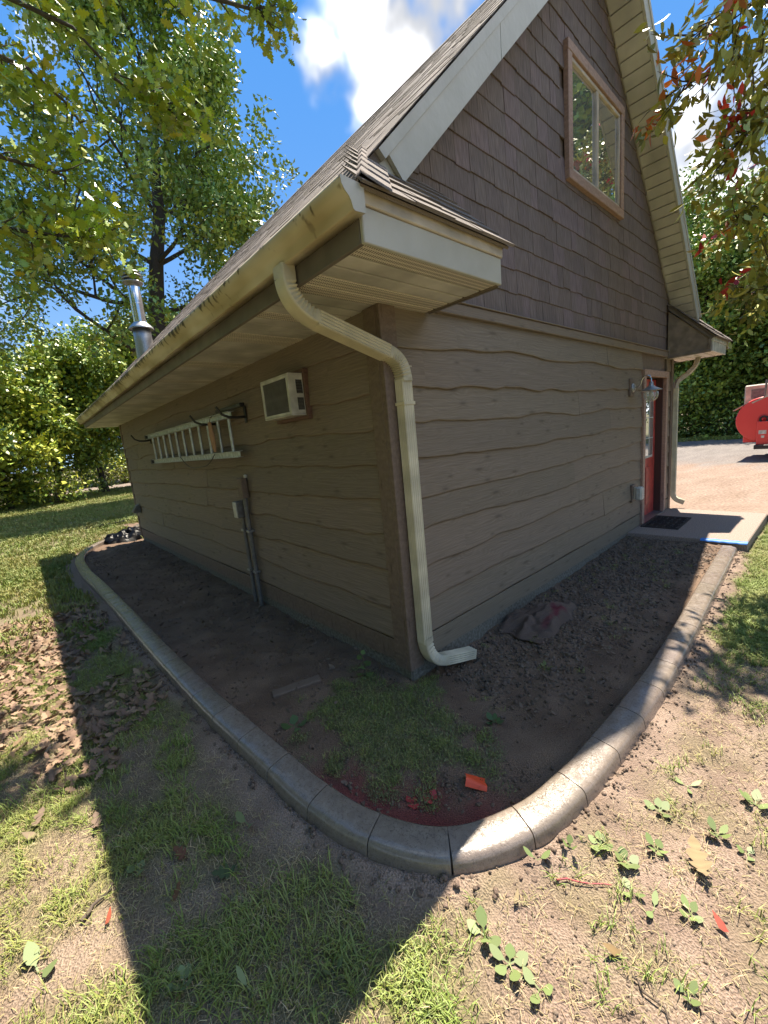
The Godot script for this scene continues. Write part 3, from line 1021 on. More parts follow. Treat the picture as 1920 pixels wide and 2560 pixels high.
func build_ground() -> void:
	prepare_ground()
	var xs := axis(-3.4, 4.4, 0.05, 320.0)
	var zs := axis(-3.4, 3.4, 0.05, 320.0)
	var g := MB.new()
	var colf := func(x: float, z: float) -> Color:
		var b := bare(x, z) if abs(x) < 8 and abs(z) < 12 else 0.0
		var v := zn.get_noise_2d(x * 1.7, z * 1.7)
		var lawn := Color(0.23, 0.235, 0.085).lerp(Color(0.31, 0.26, 0.145), clampf(0.5 + v * 1.2, 0, 1))
		var dirt := Color(0.32, 0.23, 0.178).lerp(Color(0.50, 0.375, 0.30), clampf(0.5 + gf.get_noise_2d(x * 0.6, z * 0.6), 0, 1))
		return lawn.lerp(dirt, b)
	var fy := func(x: float, z: float) -> float:
		var y := lawn_y(x, z)
		if in_bed(x, z): y = min(y, -0.19)
		if x > 0.0 and x < W and z < 0.0 and z > -L: y = -0.4
		return y
	sheet(g, xs, zs, fy, colf, func(_x, _z): return true)
	struct("ground", g, M.soil)
	# bed inside the curb
	var bd := MB.new()
	var bc := func(x: float, z: float) -> Color:
		var v := clampf(0.5 + gn.get_noise_2d(x * 2.5 + 30.0, z * 2.5) * 0.9, 0, 1)
		var c := Color(0.225, 0.146, 0.10).lerp(Color(0.37, 0.255, 0.18), v)
		# sprayed marking dye left in the soil along the curb
		var dye := 0.0
		if x < -0.2 and z > 0.1:
			var d := curb_dist(x, z)
			dye = (1.0 - smoothstep(0.14, 0.34, d + gf.get_noise_2d(x * 0.8, z * 0.8) * 0.10)) * smoothstep(0.12, 0.35, z) * (1.0 - smoothstep(-0.62, -0.30, x))
			dye = max(dye, 0.8 * (1.0 - smoothstep(0.05, 0.16, Vector2(x + 0.66, z - 0.73).length() + gf.get_noise_2d(x, z) * 0.05)))
		return c.lerp(Color(0.30, 0.045, 0.05), dye * 0.75)
	sheet(bd, frange(-1.36, 4.32, 0.04), frange(-3.0, 1.32, 0.04), func(x, z): return bed_y(x, z), bc, func(x, z): return (in_bed(x, z) or false) and z > -3.0 and (x < 0.06 or z > -0.06))
	sheet_far(bd, bc)
	struct("garden_bed", bd, M.soil)
	# drive: sandy apron by the slab, asphalt beyond
	var dv := MB.new()
	var dc := func(x: float, z: float) -> Color:
		var v := gn.get_noise_2d(x * 0.6, z * 2.2)
		var e: float = smoothstep(12.2, 14.5, x + z * 0.25 + v * 2.0)
		var sand := Color(0.36, 0.255, 0.195).lerp(Color(0.46, 0.345, 0.275), clampf(0.5 + v + gf.get_noise_2d(x * 0.25, z) * 0.6, 0, 1))
		var asp := Color(0.25, 0.225, 0.215).lerp(Color(0.33, 0.30, 0.285), clampf(0.5 + v, 0, 1))
		return sand.lerp(asp, e)
	sheet(dv, frange(6.02, 25.6, 0.22), frange(-26.0, 13.0, 0.22), func(x, z): return LAWN + 0.018 + gn.get_noise_2d(x * 0.5, z * 1.5) * 0.012 + smoothstep(7.5, 6.1, x) * (0.09 if z > -0.1 and z < 1.4 else 0.0), dc, func(x, z): return (x < 25.0 + gn.get_noise_2d(z, 3.0) * 0.8) and (z < 1.35 or x > 6.3 + (z - 1.3) * 2.2 + gn.get_noise_2d(x, z) * 0.5))
	struct("driveway", dv, M.drive)
	var ln := MB.new()
	sheet(ln, frange(-14.0, 24.0, 0.6), frange(-37.0, -31.5, 0.5), func(x, z): return lawn_y(x, z) + 0.05, func(x, z): return Color(0.34, 0.275, 0.235), func(x, z): return true)
	struct("lane", ln, M.drive)
	# entrance slab
	var sb := MB.new()
	sb.prism([V(4.21, -0.3, 0.016), V(6.06, -0.3, 0.016), V(6.06, -0.3, 1.245), V(4.27, -0.3, 1.245)], V(0, 0.312, 0))
	sb.prism([V(4.216, 0.0125, 0.022), V(6.054, 0.0125, 0.022), V(6.054, 0.0125, 1.239), V(4.276, 0.0125, 1.239)], V(0, 0.0075, 0))
	struct("concrete_slab", sb, M.concrete)

func sheet_far(bd: MB, bc: Callable) -> void:
	# the bed's far length, on a coarser grid, joined to the same mesh
	var o := MB.new()
	sheet(o, frange(-1.40, 0.72, 0.06), frange(-11.2, -3.0, 0.08), func(x, z): return bed_y(x, z), bc, func(x, z): return in_bed(x, z) and (x < 0.06 or z < -L + 0.05))
	var base := bd.v.size()
	bd.v.append_array(o.v)
	bd.n.append_array(o.n)
	bd.u.append_array(o.u)
	bd.c.append_array(o.c)
	for k in o.i: bd.i.append(base + k)

# ================================================================ curb
func build_curb() -> void:
	var curb := thing("curb", "brown sealed concrete edging curving round the planting bed", "curb")
	var prof := [[-0.088, -0.26], [-0.088, -0.040], [-0.087, -0.016], [-0.082, -0.005], [-0.070, 0.000], [-0.045, 0.001], [-0.020, 0.000], [0.008, -0.002], [0.034, -0.005], [0.054, -0.009], [0.068, -0.017], [0.077, -0.032], [0.083, -0.055], [0.089, -0.085], [0.094, -0.26]]
	var rel := noise(5.0, 3, 131)
	var rel2 := noise(22.0, 2, 132)
	var n := curb_pts.size()
	var len := PackedFloat32Array([0.0])
	for k in range(1, n): len.append(len[k - 1] + (curb_pts[k] as Vector2).distance_to(curb_pts[k - 1]))
	var total := len[n - 1]
	var sample := func(s: float) -> Array:
		var k: int = clampi(len.bsearch(s), 1, n - 1)
		var t: float = (s - len[k - 1]) / max(len[k] - len[k - 1], 1e-5)
		var p: Vector2 = (curb_pts[k - 1] as Vector2).lerp(curb_pts[k], t)
		var a: Vector2 = curb_pts[max(k - 4, 0)]
		var b: Vector2 = curb_pts[min(k + 3, n - 1)]
		var d := (b - a).normalized()
		return [V(p.x, 0, p.y), V(-d.y, 0, d.x)]
	var row := func(s: float, inset: float) -> Array:
		var q: Array = sample.call(s)
		var o: Vector3 = q[0]
		var side: Vector3 = q[1]
		var r := []
		for m in prof.size():
			var e: Array = prof[m]
			var w: float = (rel.get_noise_2d(s, e[0]) * 0.0024 + rel2.get_noise_2d(s * 0.8, e[0] * 2.0) * 0.0016) if m > 3 else rel.get_noise_2d(s * 0.5, e[0]) * 0.003
			r.append(o + side * (e[0] * 0.86 * (1.0 - inset)) + V(0, e[1] + w - inset * 0.05 + 0.006 * sin(s * 0.7), 0))
		return r
	# joints at a third of a metre, one of them in the middle of the bend
	var mark := 0.0
	var near := 1e9
	for k in n:
		var dd: float = (curb_pts[k] as Vector2).distance_to(Vector2(-0.79, 0.985))
		if dd < near:
			near = dd
			mark = len[k]
	var s := 0.0
	var pitch := 0.328
	var first := fmod(mark, pitch)
	var jn := 0
	while s < total - 0.05:
		var e: float = min(first + pitch * jn + (0.0 if absf(first + pitch * jn - mark) < 0.05 else rr(-0.014, 0.014)), total)
		jn += 1
		if e - s < 0.1: continue
		if total - e < 0.15: e = total
		var b := MB.new()
		b.colored = true
		var tone := rr(0.9, 1.08)
		b.col = Color(tone, tone * rr(0.97, 1.03), tone * rr(0.95, 1.04))
		var rows := []
		var g := 0.0024
		rows.append(row.call(s + g, 0.010))
		var cnt: int = max(3, int((e - s) / 0.02))
		for j in cnt + 1: rows.append(row.call(lerp(s + g + 0.003, e - g - 0.003, float(j) / cnt), 0.0))
		rows.append(row.call(e - g, 0.010))
		b.grid(rows)
		for cp in [0, rows.size() - 1]:
			var r: Array = rows[cp]
			for m in range(1, r.size() - 1):
				if cp == 0: b.tri(r[0], r[m], r[m + 1])
				else: b.tri(r[0], r[m + 1], r[m])
		pmb("curb_section", b, M.curb, curb)
		s = e
	var cb := MB.new()
	var rows2 := []
	for j in int(total / 0.1) + 1: rows2.append(row.call(min(0.01 + j * 0.1, total - 0.01), 0.14))
	cb.grid(rows2)
	pmb("joint_bed", cb, M.curb_core, curb)

# ================================================================ things fixed to the house
func sweep_rect(b: MB, pts: Array, w: float, d: float, up0: Vector3, ribs := true) -> void:
	# rounded rectangular pipe with shallow ribs, following pts
	var rows := []
	var sd := up0
	for k in pts.size():
		var t: Vector3 = (pts[min(k + 1, pts.size() - 1)] - pts[max(k - 1, 0)]).normalized()
		var a := (sd - t * sd.dot(t)).normalized()
		sd = a
		var c := t.cross(a)
		var row := []
		var ns := 9
		for side in 4:
			for j in ns:
				var f: float = -1.0 + 2.0 * (j + 0.5) / ns
				var x := 0.0
				var y := 0.0
				var rb: float = (0.005 if j % 2 == 1 else 0.0) if ribs else 0.0
				match side:
					0: x = f * 0.94; y = 1.0
					1: x = 1.0; y = -f * 0.94
					2: x = -f * 0.94; y = -1.0
					3: x = -1.0; y = f * 0.94
				var o := a * (x * (w * 0.5 - (rb if side % 2 == 1 else 0.0))) + c * (y * (d * 0.5 - (rb if side % 2 == 0 else 0.0)))
				row.append(pts[k] + o)
		rows.append(row)
	b.facets(rows, true)
func elbow(b: MB, a: Vector3, c: Vector3, e: Vector3, w: float, d: float, up0: Vector3, steps := 22) -> void:
	# corrugated elbow from a round corner c to e: quadratic bend with crimps
	var rows := []
	var sd := up0
	for k in steps + 1:
		var t := float(k) / steps
		var p := a.lerp(c, t).lerp(c.lerp(e, t), t)
		var tg := (c - a).lerp(e - c, t).normalized()
		var x := (sd - tg * sd.dot(tg)).normalized()
		sd = x
		var y := tg.cross(x)
		var cr: float = 0.80 if k % 2 == 1 and k > 1 and k < steps - 1 else 1.0
		var row := []
		var inner := ((e - c).normalized() - (c - a).normalized()).normalized()
		for m in 24:
			var an := TAU * m / 24.0
			var cx: float = sign(cos(an)) * pow(abs(cos(an)), 0.28)
			var cy: float = sign(sin(an)) * pow(abs(sin(an)), 0.28)
			var o := x * (cx * w * 0.5) + y * (cy * d * 0.5)
			# crimps are deepest in the throat of the bend and fade out round its back
			var f: float = clampf(0.55 + o.dot(inner) / 0.06, 0.0, 1.0)
			row.append(p + o * lerp(1.0, cr, f))
		rows.append(row)
	b.facets(rows, true)

func build_fixtures() -> void:
	# near downspout
	var ds := thing("downspout", "cream ribbed downspout bending from the gutter down the house corner", "downspout")
	var P := [V(-0.625, 2.46, 0.02), V(-0.625, 2.405, 0.02), V(-0.625, 2.275, 0.03), V(-0.48, 2.225, 0.042), V(-0.04, 2.085, 0.072), V(0.075, 2.05, 0.080), V(0.077, 1.92, 0.081)]
	var b := MB.new()
	sweep_rect(b, [P[0], P[1]], 0.10, 0.076, V(0, 0, 1), false)
	elbow(b, P[1], P[2], P[3], 0.10, 0.076, V(0, 0, 1))
	pmb("outlet_elbow", b, M.cream, ds)
	b = MB.new()
	sweep_rect(b, [P[3] - (P[4] - P[3]).normalized() * 0.01, P[3].lerp(P[4], 0.5), P[4]], 0.104, 0.080, V(0, 0, 1))
	pmb("offset_pipe", b, M.cream, ds)
	b = MB.new()
	elbow(b, P[4], P[5], P[6], 0.10, 0.076, V(0, 0, 1))
	pmb("elbow", b, M.cream, ds)
	b = MB.new()
	sweep_rect(b, [V(0.077, 1.93, 0.081), V(0.077, 1.2, 0.083), V(0.078, 0.20, 0.085)], 0.088, 0.074, V(1, 0, 0))
	pmb("pipe", b, M.cream, ds)
	b = MB.new()
	elbow(b, V(0.078, 0.235, 0.085), V(0.080, 0.035, 0.087), V(0.245, 0.0, 0.10), 0.090, 0.078, V(0, 0, 1))
	pmb("elbow", b, M.cream, ds)
	b = MB.new()
	sweep_rect(b, [V(0.225, 0.004, 0.10), V(0.34, -0.024, 0.115), V(0.52, -0.062, 0.14)], 0.086, 0.074, V(0, 0, 1))
	pmb("shoe", b, M.cream, ds)
	bevel_box("wall_strap", V(0.028, 1.78, 0.042), V(0.126, 1.80, 0.1225), M.cream, 0.001, ds)
	bevel_box("wall_strap", V(0.029, 2.02, 0.041), V(0.20, 2.028, 0.046), M.cream, 0.001, ds)
	# far downspout at the other corner
	var d2 := thing("downspout", "tan downspout beside the red door at the driveway corner", "downspout")
	var c2: Material = M.beige
	b = MB.new()
	sweep_rect(b, [V(6.46, 2.42, 0.30), V(6.45, 2.30, 0.27)], 0.07, 0.06, V(1, 0, 0))
	elbow(b, V(6.45, 2.30, 0.27), V(6.44, 2.22, 0.25), V(6.36, 2.14, 0.17), 0.07, 0.06, V(1, 0, 0), 10)
	pmb("outlet_elbow", b, c2, d2)
	b = MB.new()
	sweep_rect(b, [V(6.365, 2.145, 0.175), V(6.26, 2.06, 0.09)], 0.07, 0.06, V(1, 0, -1))
	elbow(b, V(6.262, 2.062, 0.092), V(6.21, 2.02, 0.058), V(6.21, 1.93, 0.058), 0.07, 0.06, V(1, 0, -1), 10)
	pmb("elbow", b, c2, d2)
	b = MB.new()
	sweep_rect(b, [V(6.21, 1.94, 0.058), V(6.21, 1.0, 0.06), V(6.21, 0.26, 0.062)], 0.066, 0.078, V(1, 0, 0))
	pmb("pipe", b, M.cream, d2)
	b = MB.new()
	elbow(b, V(6.21, 0.27, 0.062), V(6.21, 0.16, 0.066), V(6.22, 0.12, 0.17), 0.068, 0.08, V(1, 0, 0), 14)
	sweep_rect(b, [V(6.22, 0.122, 0.165), V(6.225, 0.10, 0.22)], 0.066, 0.076, V(1, 0, 0))
	pmb("shoe", b, M.cream, d2)
	build_air_conditioner()
	build_ladder()
	# conduit run with weather boxes
	var cd := thing("electrical_conduit", "grey conduit pair with junction boxes rising from soil up the eave wall", "conduit")
	bevel_box("junction_box", V(-0.10, 1.12, -2.30), V(-0.034, 1.33, -2.19), M.post, 0.006, cd)
	bevel_box("switch_box", V(-0.125, 0.90, -2.43), V(-0.036, 1.08, -2.33), M.conduit, 0.008, cd)
	bevel_box("box_cover", V(-0.136, 0.905, -2.425), V(-0.126, 1.075, -2.335), M.white, 0.004, cd)
	for q in [[-2.235, 1.12, 0.024], [-2.375, 0.90, 0.021]]:
		var t := MB.new()
		t.tube([V(-0.065, q[1], q[0]), V(-0.065, 0.6, q[0]), V(-0.066, 0.1, q[0] + 0.004), V(-0.068, -0.16, q[0] + 0.008)], [q[2], q[2], q[2], q[2]], 14)
		pmb("pipe", t, M.conduit, cd)
		for yy in [0.30, 0.75]: bevel_box("pipe_clamp", V(-0.094, yy, q[0] - 0.034), V(-0.030, yy + 0.022, q[0] + 0.034), M.galv, 0.003, cd)
	var cn := MB.new()
	cn.lathe(V(-0.07, 1.33, -2.13), V(0, 1, 0), [[0.0, 0.0], [0.016, 0.0], [0.018, 0.03], [0.0, 0.036]], 12)
	pmb("cap", cn, M.white, cd)
	# vent hood
	var vh := thing("vent_hood", "small grey vent hood low on the eave wall near the back corner", "vent hood")
	bevel_box("flange", V(-0.046, 0.55, -7.86), V(-0.034, 0.75, -7.66), M.conduit, 0.004, vh)
	b = MB.new()
	b.prism([V(-0.047, 0.57, -7.84), V(-0.047, 0.73, -7.84), V(-0.10, 0.71, -7.84), V(-0.17, 0.60, -7.84), V(-0.16, 0.57, -7.84)], V(0, 0, 0.16))
	pmb("hood", b, M.conduit, vh)
	build_lamp()
	# outlet with bubble cover by the door
	var ol := thing("outlet_cover", "beige weatherproof outlet cover on a brown block beside the red door", "outlet")
	bevel_box("mounting_block", V(4.30, 0.42, 0.020), V(4.44, 0.66, 0.052), M.post, 0.006, ol)
	bevel_box("base", V(4.325, 0.455, 0.053), V(4.415, 0.625, 0.075), M.beige, 0.006, ol)
	bevel_box("bubble_lid", V(4.318, 0.45, 0.0755), V(4.422, 0.63, 0.155), M.white, 0.018, ol)
	for k in 4: bevel_box("lid_rib", V(4.330, 0.485 + k * 0.032, 0.1552), V(4.410, 0.493 + k * 0.032, 0.159), M.white, 0.001, ol)
	build_flue()
	# door mat
	var dm := thing("door_mat", "dark brown scrollwork rubber mat on the slab before the door", "door mat", V(5.0, 0.020, 0.275))
	dm.rotation.y = 0.02
	bevel_box("base", V(-0.375, 0.0005, -0.215), V(0.375, 0.006, 0.215), M.black, 0.002, dm)
	for q in [[V(-0.385, 0.0008, -0.225), V(0.385, 0.016, -0.195)], [V(-0.385, 0.0008, 0.195), V(0.385, 0.016, 0.225)], [V(-0.385, 0.0012, -0.1945), V(-0.355, 0.016, 0.1945)], [V(0.355, 0.0012, -0.1945), V(0.385, 0.016, 0.1945)]]:
		bevel_box("border", q[0], q[1], M.mat_rubber, 0.004, dm)
	b = MB.new()
	for ix in 9:
		for iz in 5:
			var c := V(-0.31 + ix * 0.0775, 0.010, -0.155 + iz * 0.0775)
			var pts := []
			var rd := []
			for k in 15:
				var a := k * 0.62 + (ix * 7 + iz * 3) % 5
				var rad := 0.042 * (1.0 - k / 18.0)
				pts.append(c + V(cos(a) * rad, 0, sin(a) * rad))
				rd.append(0.0055)
			b.tube(pts, rd, 5)
	pmb("scrollwork", b, M.mat_rubber, dm)
	# blue tape on the slab edge
	b = MB.new()
	var rows := []
	for k in 15:
		var f := k / 14.0
		var p := V(lerp(4.262, 4.272, f), 0.0215, lerp(0.815, 1.25, f))
		var wob := 0.004 * sin(k * 1.9)
		rows.append([p + V(0.035 + wob, 0.0015 + 0.002 * (k % 3), 0), p + V(0.0, 0.003, 0), p + V(-0.024, 0.001 + 0.002 * (k % 2), 0), p + V(-0.034 + wob * 0.6, -0.018, 0)])
	b.grid(rows)
	var tp := pmb("painter_tape", b, mat(lin(0.03, 0.20, 0.62), 0.5), self)
	tag(tp, "strip of blue masking tape along the edge of the entrance slab", "tape")

func build_air_conditioner() -> void:
	var ac := thing("air_conditioner", "white window air conditioner set through the brown eave wall", "air conditioner")
	var x0 := -0.175
	for q in [[1.795, 1.822, -1.335, -0.828], [2.136, 2.165, -1.335, -0.828]]:
		bevel_box("wall_frame", V(-0.058, q[0], q[2]), V(-0.002, q[1], q[3]), tinted(M.casing, lin(0.20, 0.11, 0.085)), 0.003, ac)
	for q in [[-1.335, -1.312], [-0.852, -0.828]]:
		bevel_box("wall_frame", V(-0.0575, 1.8225, q[0]), V(-0.002, 2.1355, q[1]), tinted(M.casing, lin(0.20, 0.11, 0.085)), 0.003, ac)
	# cabinet shell: four sides round the coil
	bevel_box("cabinet_top", V(x0, 2.122, -1.308), V(-0.005, 2.134, -0.856), M.white, 0.004, ac)
	bevel_box("cabinet_bottom", V(x0, 1.824, -1.308), V(-0.005, 1.836, -0.856), M.white, 0.004, ac)
	bevel_box("cabinet_side", V(x0, 1.8365, -0.868), V(-0.005, 2.1215, -0.8565), M.white, 0.003, ac)
	bevel_box("cabinet_side", V(x0, 1.8365, -1.3075), V(-0.005, 2.1215, -1.296), M.white, 0.003, ac)
	for q in [[1.8362, 1.856, -1.2955, -0.8685], [2.102, 2.1215, -1.2955, -0.8685]]: bevel_box("face_rim", V(x0 - 0.002, q[0], q[2]), V(x0 + 0.012, q[1], q[3]), M.white, 0.003, ac)
	for q in [[-1.2955, -1.272], [-0.892, -0.8685]]: bevel_box("face_rim", V(x0 - 0.002, 1.8565, q[0]), V(x0 + 0.012, 2.1015, q[1]), M.white, 0.003, ac)
	bevel_box("coil_core", V(x0 + 0.02, 1.838, -1.294), V(-0.01, 2.12, -0.87), M.black, 0.0, ac)
	var b := MB.new()
	for k in 62:
		var z := -1.268 + k * 0.0061
		b.box(V(x0 + 0.011, 1.979, z), V(0.016, 0.244, 0.0022))
	pmb("coil_fins", b, M.conduit, ac)
	for q in [[1.985, 2.085], [1.865, 1.955]]:
		bevel_box("vent_opening", V(-0.115, q[0], -0.8562), V(-0.062, q[1], -0.8545), M.black, 0.0, ac)
		for k in 9:
			var y: float = lerp(q[0] + 0.006, q[1] - 0.006, k / 8.0)
			bevel_box("vent_slat", V(-0.114, y - 0.0018, -0.8543), V(-0.063, y + 0.0018, -0.8515), M.conduit, 0.0005, ac)

func build_ladder() -> void:
	var ld := thing("extension_ladder", "aluminium extension ladder hung sideways on the brown eave wall", "ladder")
	for q in [[1.575, -5.45, -2.05], [1.965, -5.55, -2.12]]:
		bevel_box("rail", V(-0.150, q[0] - 0.032, q[1]), V(-0.088, q[0] - 0.026, q[2]), M.alu, 0.001, ld)
		bevel_box("rail", V(-0.150, q[0] + 0.026, q[1]), V(-0.088, q[0] + 0.032, q[2]), M.alu, 0.001, ld)
		bevel_box("rail", V(-0.122, q[0] - 0.0255, q[1]), V(-0.116, q[0] + 0.0255, q[2]), M.alu, 0.0, ld)
		bevel_box("foot_cap", V(-0.155, q[0] - 0.037, q[1] - 0.07), V(-0.083, q[0] + 0.037, q[1] - 0.001), M.black, 0.008, ld)
	for k in 11:
		var b := MB.new()
		var z := -5.25 + k * 0.305
		b.tube([V(-0.119, 1.60, z), V(-0.119, 1.94, z)], [0.0165, 0.0165], 10)
		pmb("rung", b, M.alu, ld)
	for q in [[1.575, -5.30, -3.9], [1.965, -5.40, -3.9]]:
		bevel_box("fly_rail", V(-0.086, q[0] - 0.026, q[1]), V(-0.050, q[0] + 0.026, q[2]), M.alu, 0.002, ld)
	# storage hooks in the wall
	var hk := func(z: float, y: float, label: String) -> void:
		var h := thing("ladder_hook", label, "hook", V(0, 0, 0), "ladder hooks on the eave wall")
		bevel_box("plate", V(-0.046, y - 0.06, z - 0.022), V(-0.034, y + 0.10, z + 0.022), M.black, 0.003, h)
		var b := MB.new()
		b.tube([V(-0.045, y, z), V(-0.12, y - 0.005, z), V(-0.20, y, z - 0.01), V(-0.26, y + 0.03, z - 0.02), V(-0.30, y + 0.10, z - 0.03)], [0.013, 0.013, 0.013, 0.012, 0.011], 10)
		pmb("arm", b, M.black, h)
	hk.call(-5.78, 1.925, "black steel hook holding the ladder end near the back corner")
	hk.call(-2.75, 1.925, "black steel hook holding the ladder above the tan pad")
	hk.call(-1.98, 1.925, "black steel hook holding the ladder end near the air conditioner")
	# black bar clipped on the top rail
	var b := MB.new()
	b.box(V(-0.13, 2.02, -2.12), V(0.05, 0.035, 0.62), 0.006)
	var br := pmb("black_bar", b, M.black, self)
	tag(br, "short black bar resting on the ladder rail near the air conditioner", "bar")
	# tan pad
	b = MB.new()
	var rows := []
	for k in 13:
		var f := k / 12.0
		var y: float = lerp(1.93, 1.62, f)
		var w: float = 0.062 * pow(sin(PI * clampf(0.10 + f * 0.84, 0, 1)), 0.55)
		var row := []
		for m in 12:
			var a := TAU * m / 12.0
			row.append(V(-0.185 + sin(a) * w * 0.30, y, -2.56 + 0.03 * f + cos(a) * w * (1.0 + 0.1 * sin(k * 1.3 + m))))
		rows.append(row)
	b.grid(rows, true)
	var pd := thing("tan_pad", "tan leather pad hanging by a loop from the ladder", "pad")
	pmb("pad", b, mat(lin(0.36, 0.21, 0.13), 0.8, null, M.fine_n, Vector3(3, 3, 3), true, 0.5), pd)
	b = MB.new()
	b.tube([V(-0.19, 1.90, -2.57), V(-0.165, 1.975, -2.57), V(-0.12, 2.008, -2.57), V(-0.085, 1.98, -2.57)], [0.004, 0.004, 0.004, 0.004], 6)
	pmb("loop", b, M.twig, pd)
	# slack cord
	b = MB.new()
	var pts := []
	var rd := []
	for k in 17:
		var f := k / 16.0
		pts.append(V(-0.165, 1.60 - 0.16 * sin(PI * f) - 0.02 * sin(f * 9.0), lerp(-3.85, -2.62, f)))
		rd.append(0.0045)
	b.tube(pts, rd, 6)
	tag(pmb("cord", b, M.black, self), "thin dark cord sagging below the hung ladder", "cord")

func build_lamp() -> void:
	var lp := thing("wall_lamp", "galvanized gooseneck wall lamp with caged glass globe beside the door", "lamp", V(4.27, 0, 0))
	bevel_box("mounting_block", V(-0.07, 1.82, 0.012), V(0.07, 2.04, 0.046), M.post, 0.006, lp)
	var b := MB.new()
	b.lathe(V(0, 1.925, 0.046), V(0, 0, 1), [[0.0, 0.0], [0.056, 0.0], [0.056, 0.010], [0.040, 0.024], [0.018, 0.030], [0.0, 0.030]], 24)
	pmb("wall_plate", b, M.galv, lp)
	b = MB.new()
	b.tube([V(0, 1.925, 0.07), V(0, 1.93, 0.11), V(0, 1.955, 0.135), V(0, 2.01, 0.15), V(0, 2.045, 0.175), V(0, 2.055, 0.205), V(0, 2.04, 0.235), V(0, 2.005, 0.25), V(0, 1.955, 0.252)], [0.009, 0.009, 0.009, 0.009, 0.009, 0.009, 0.009, 0.009, 0.009], 10)
	pmb("gooseneck", b, M.steel, lp)
	b = MB.new()
	b.lathe(V(0, 0, 0.252), V(0, 1, 0), [[0.0, 1.972], [0.022, 1.968], [0.026, 1.94], [0.030, 1.925], [0.036, 1.915], [0.060, 1.900], [0.120, 1.868], [0.122, 1.862], [0.058, 1.892], [0.036, 1.90]], 28)
	pmb("shade", b, M.galv, lp)
	b = MB.new()
	b.lathe(V(0, 0, 0.252), V(0, 1, 0), [[0.045, 1.885], [0.062, 1.86], [0.072, 1.83], [0.072, 1.80], [0.060, 1.765], [0.035, 1.742], [0.0, 1.735]], 24)
	pmb("globe", b, M.clear, lp)
	b = MB.new()
	b.lathe(V(0, 0, 0.252), V(0, 1, 0), [[0.0, 1.90], [0.014, 1.89], [0.014, 1.86], [0.026, 1.83], [0.028, 1.80], [0.016, 1.775], [0.0, 1.770]], 16)
	pmb("bulb", b, M.white, lp)
	for k in 4:
		var a := TAU * k / 8.0 + 0.3
		var d := V(cos(a), 0, sin(a))
		var pts := []
		var rd := []
		for j in 13:
			var t := -PI * 0.62 + PI * 1.24 * j / 12.0
			pts.append(V(0, 1.815, 0.252) + d * sin(t) * 0.080 - V(0, cos(t) * 0.085, 0))
			rd.append(0.0028)
		b = MB.new()
		b.tube(pts, rd, 5)
		pmb("cage_wire", b, M.steel, lp)

func build_flue() -> void:
	var fl := thing("chimney_flue", "shiny steel chimney flue with storm collar rising from the roof slope", "chimney", V(0.42, 0, -6.9))
	var b := MB.new()
	b.lathe(Vector3.ZERO, V(0, 1, 0), [[0.165, 3.35], [0.150, 3.75], [0.148, 3.985], [0.0, 3.985]], 28)
	pmb("flashing", b, M.galv, fl)
	b = MB.new()
	b.lathe(Vector3.ZERO, V(0, 1, 0), [[0.205, 3.975], [0.208, 3.99], [0.195, 4.015], [0.115, 4.095], [0.104, 4.10]], 28)
	pmb("storm_collar", b, M.galv, fl)
	b = MB.new()
	b.lathe(Vector3.ZERO, V(0, 1, 0), [[0.101, 3.99], [0.101, 4.40], [0.104, 4.405], [0.104, 4.42], [0.101, 4.425], [0.101, 4.76], [0.0, 4.76]], 28)
	pmb("pipe", b, M.steel, fl)
	for k in 3:
		b = MB.new()
		var y := 4.765 + k * 0.055
		b.lathe(Vector3.ZERO, V(0, 1, 0), [[0.0, y], [0.150, y], [0.168, y + 0.006], [0.168, y + 0.020], [0.150, y + 0.026], [0.0, y + 0.026]], 28)
		pmb("cap_ring", b, M.galv, fl)
		b = MB.new()
		b.lathe(Vector3.ZERO, V(0, 1, 0), [[0.125, y + 0.026], [0.125, y + 0.055]], 20)
		pmb("cap_screen", b, M.black, fl)
	b = MB.new()
	b.lathe(Vector3.ZERO, V(0, 1, 0), [[0.135, 4.925], [0.16, 4.935], [0.15, 4.955], [0.07, 4.978], [0.0, 4.982]], 28)
	pmb("cap_lid", b, M.galv, fl)

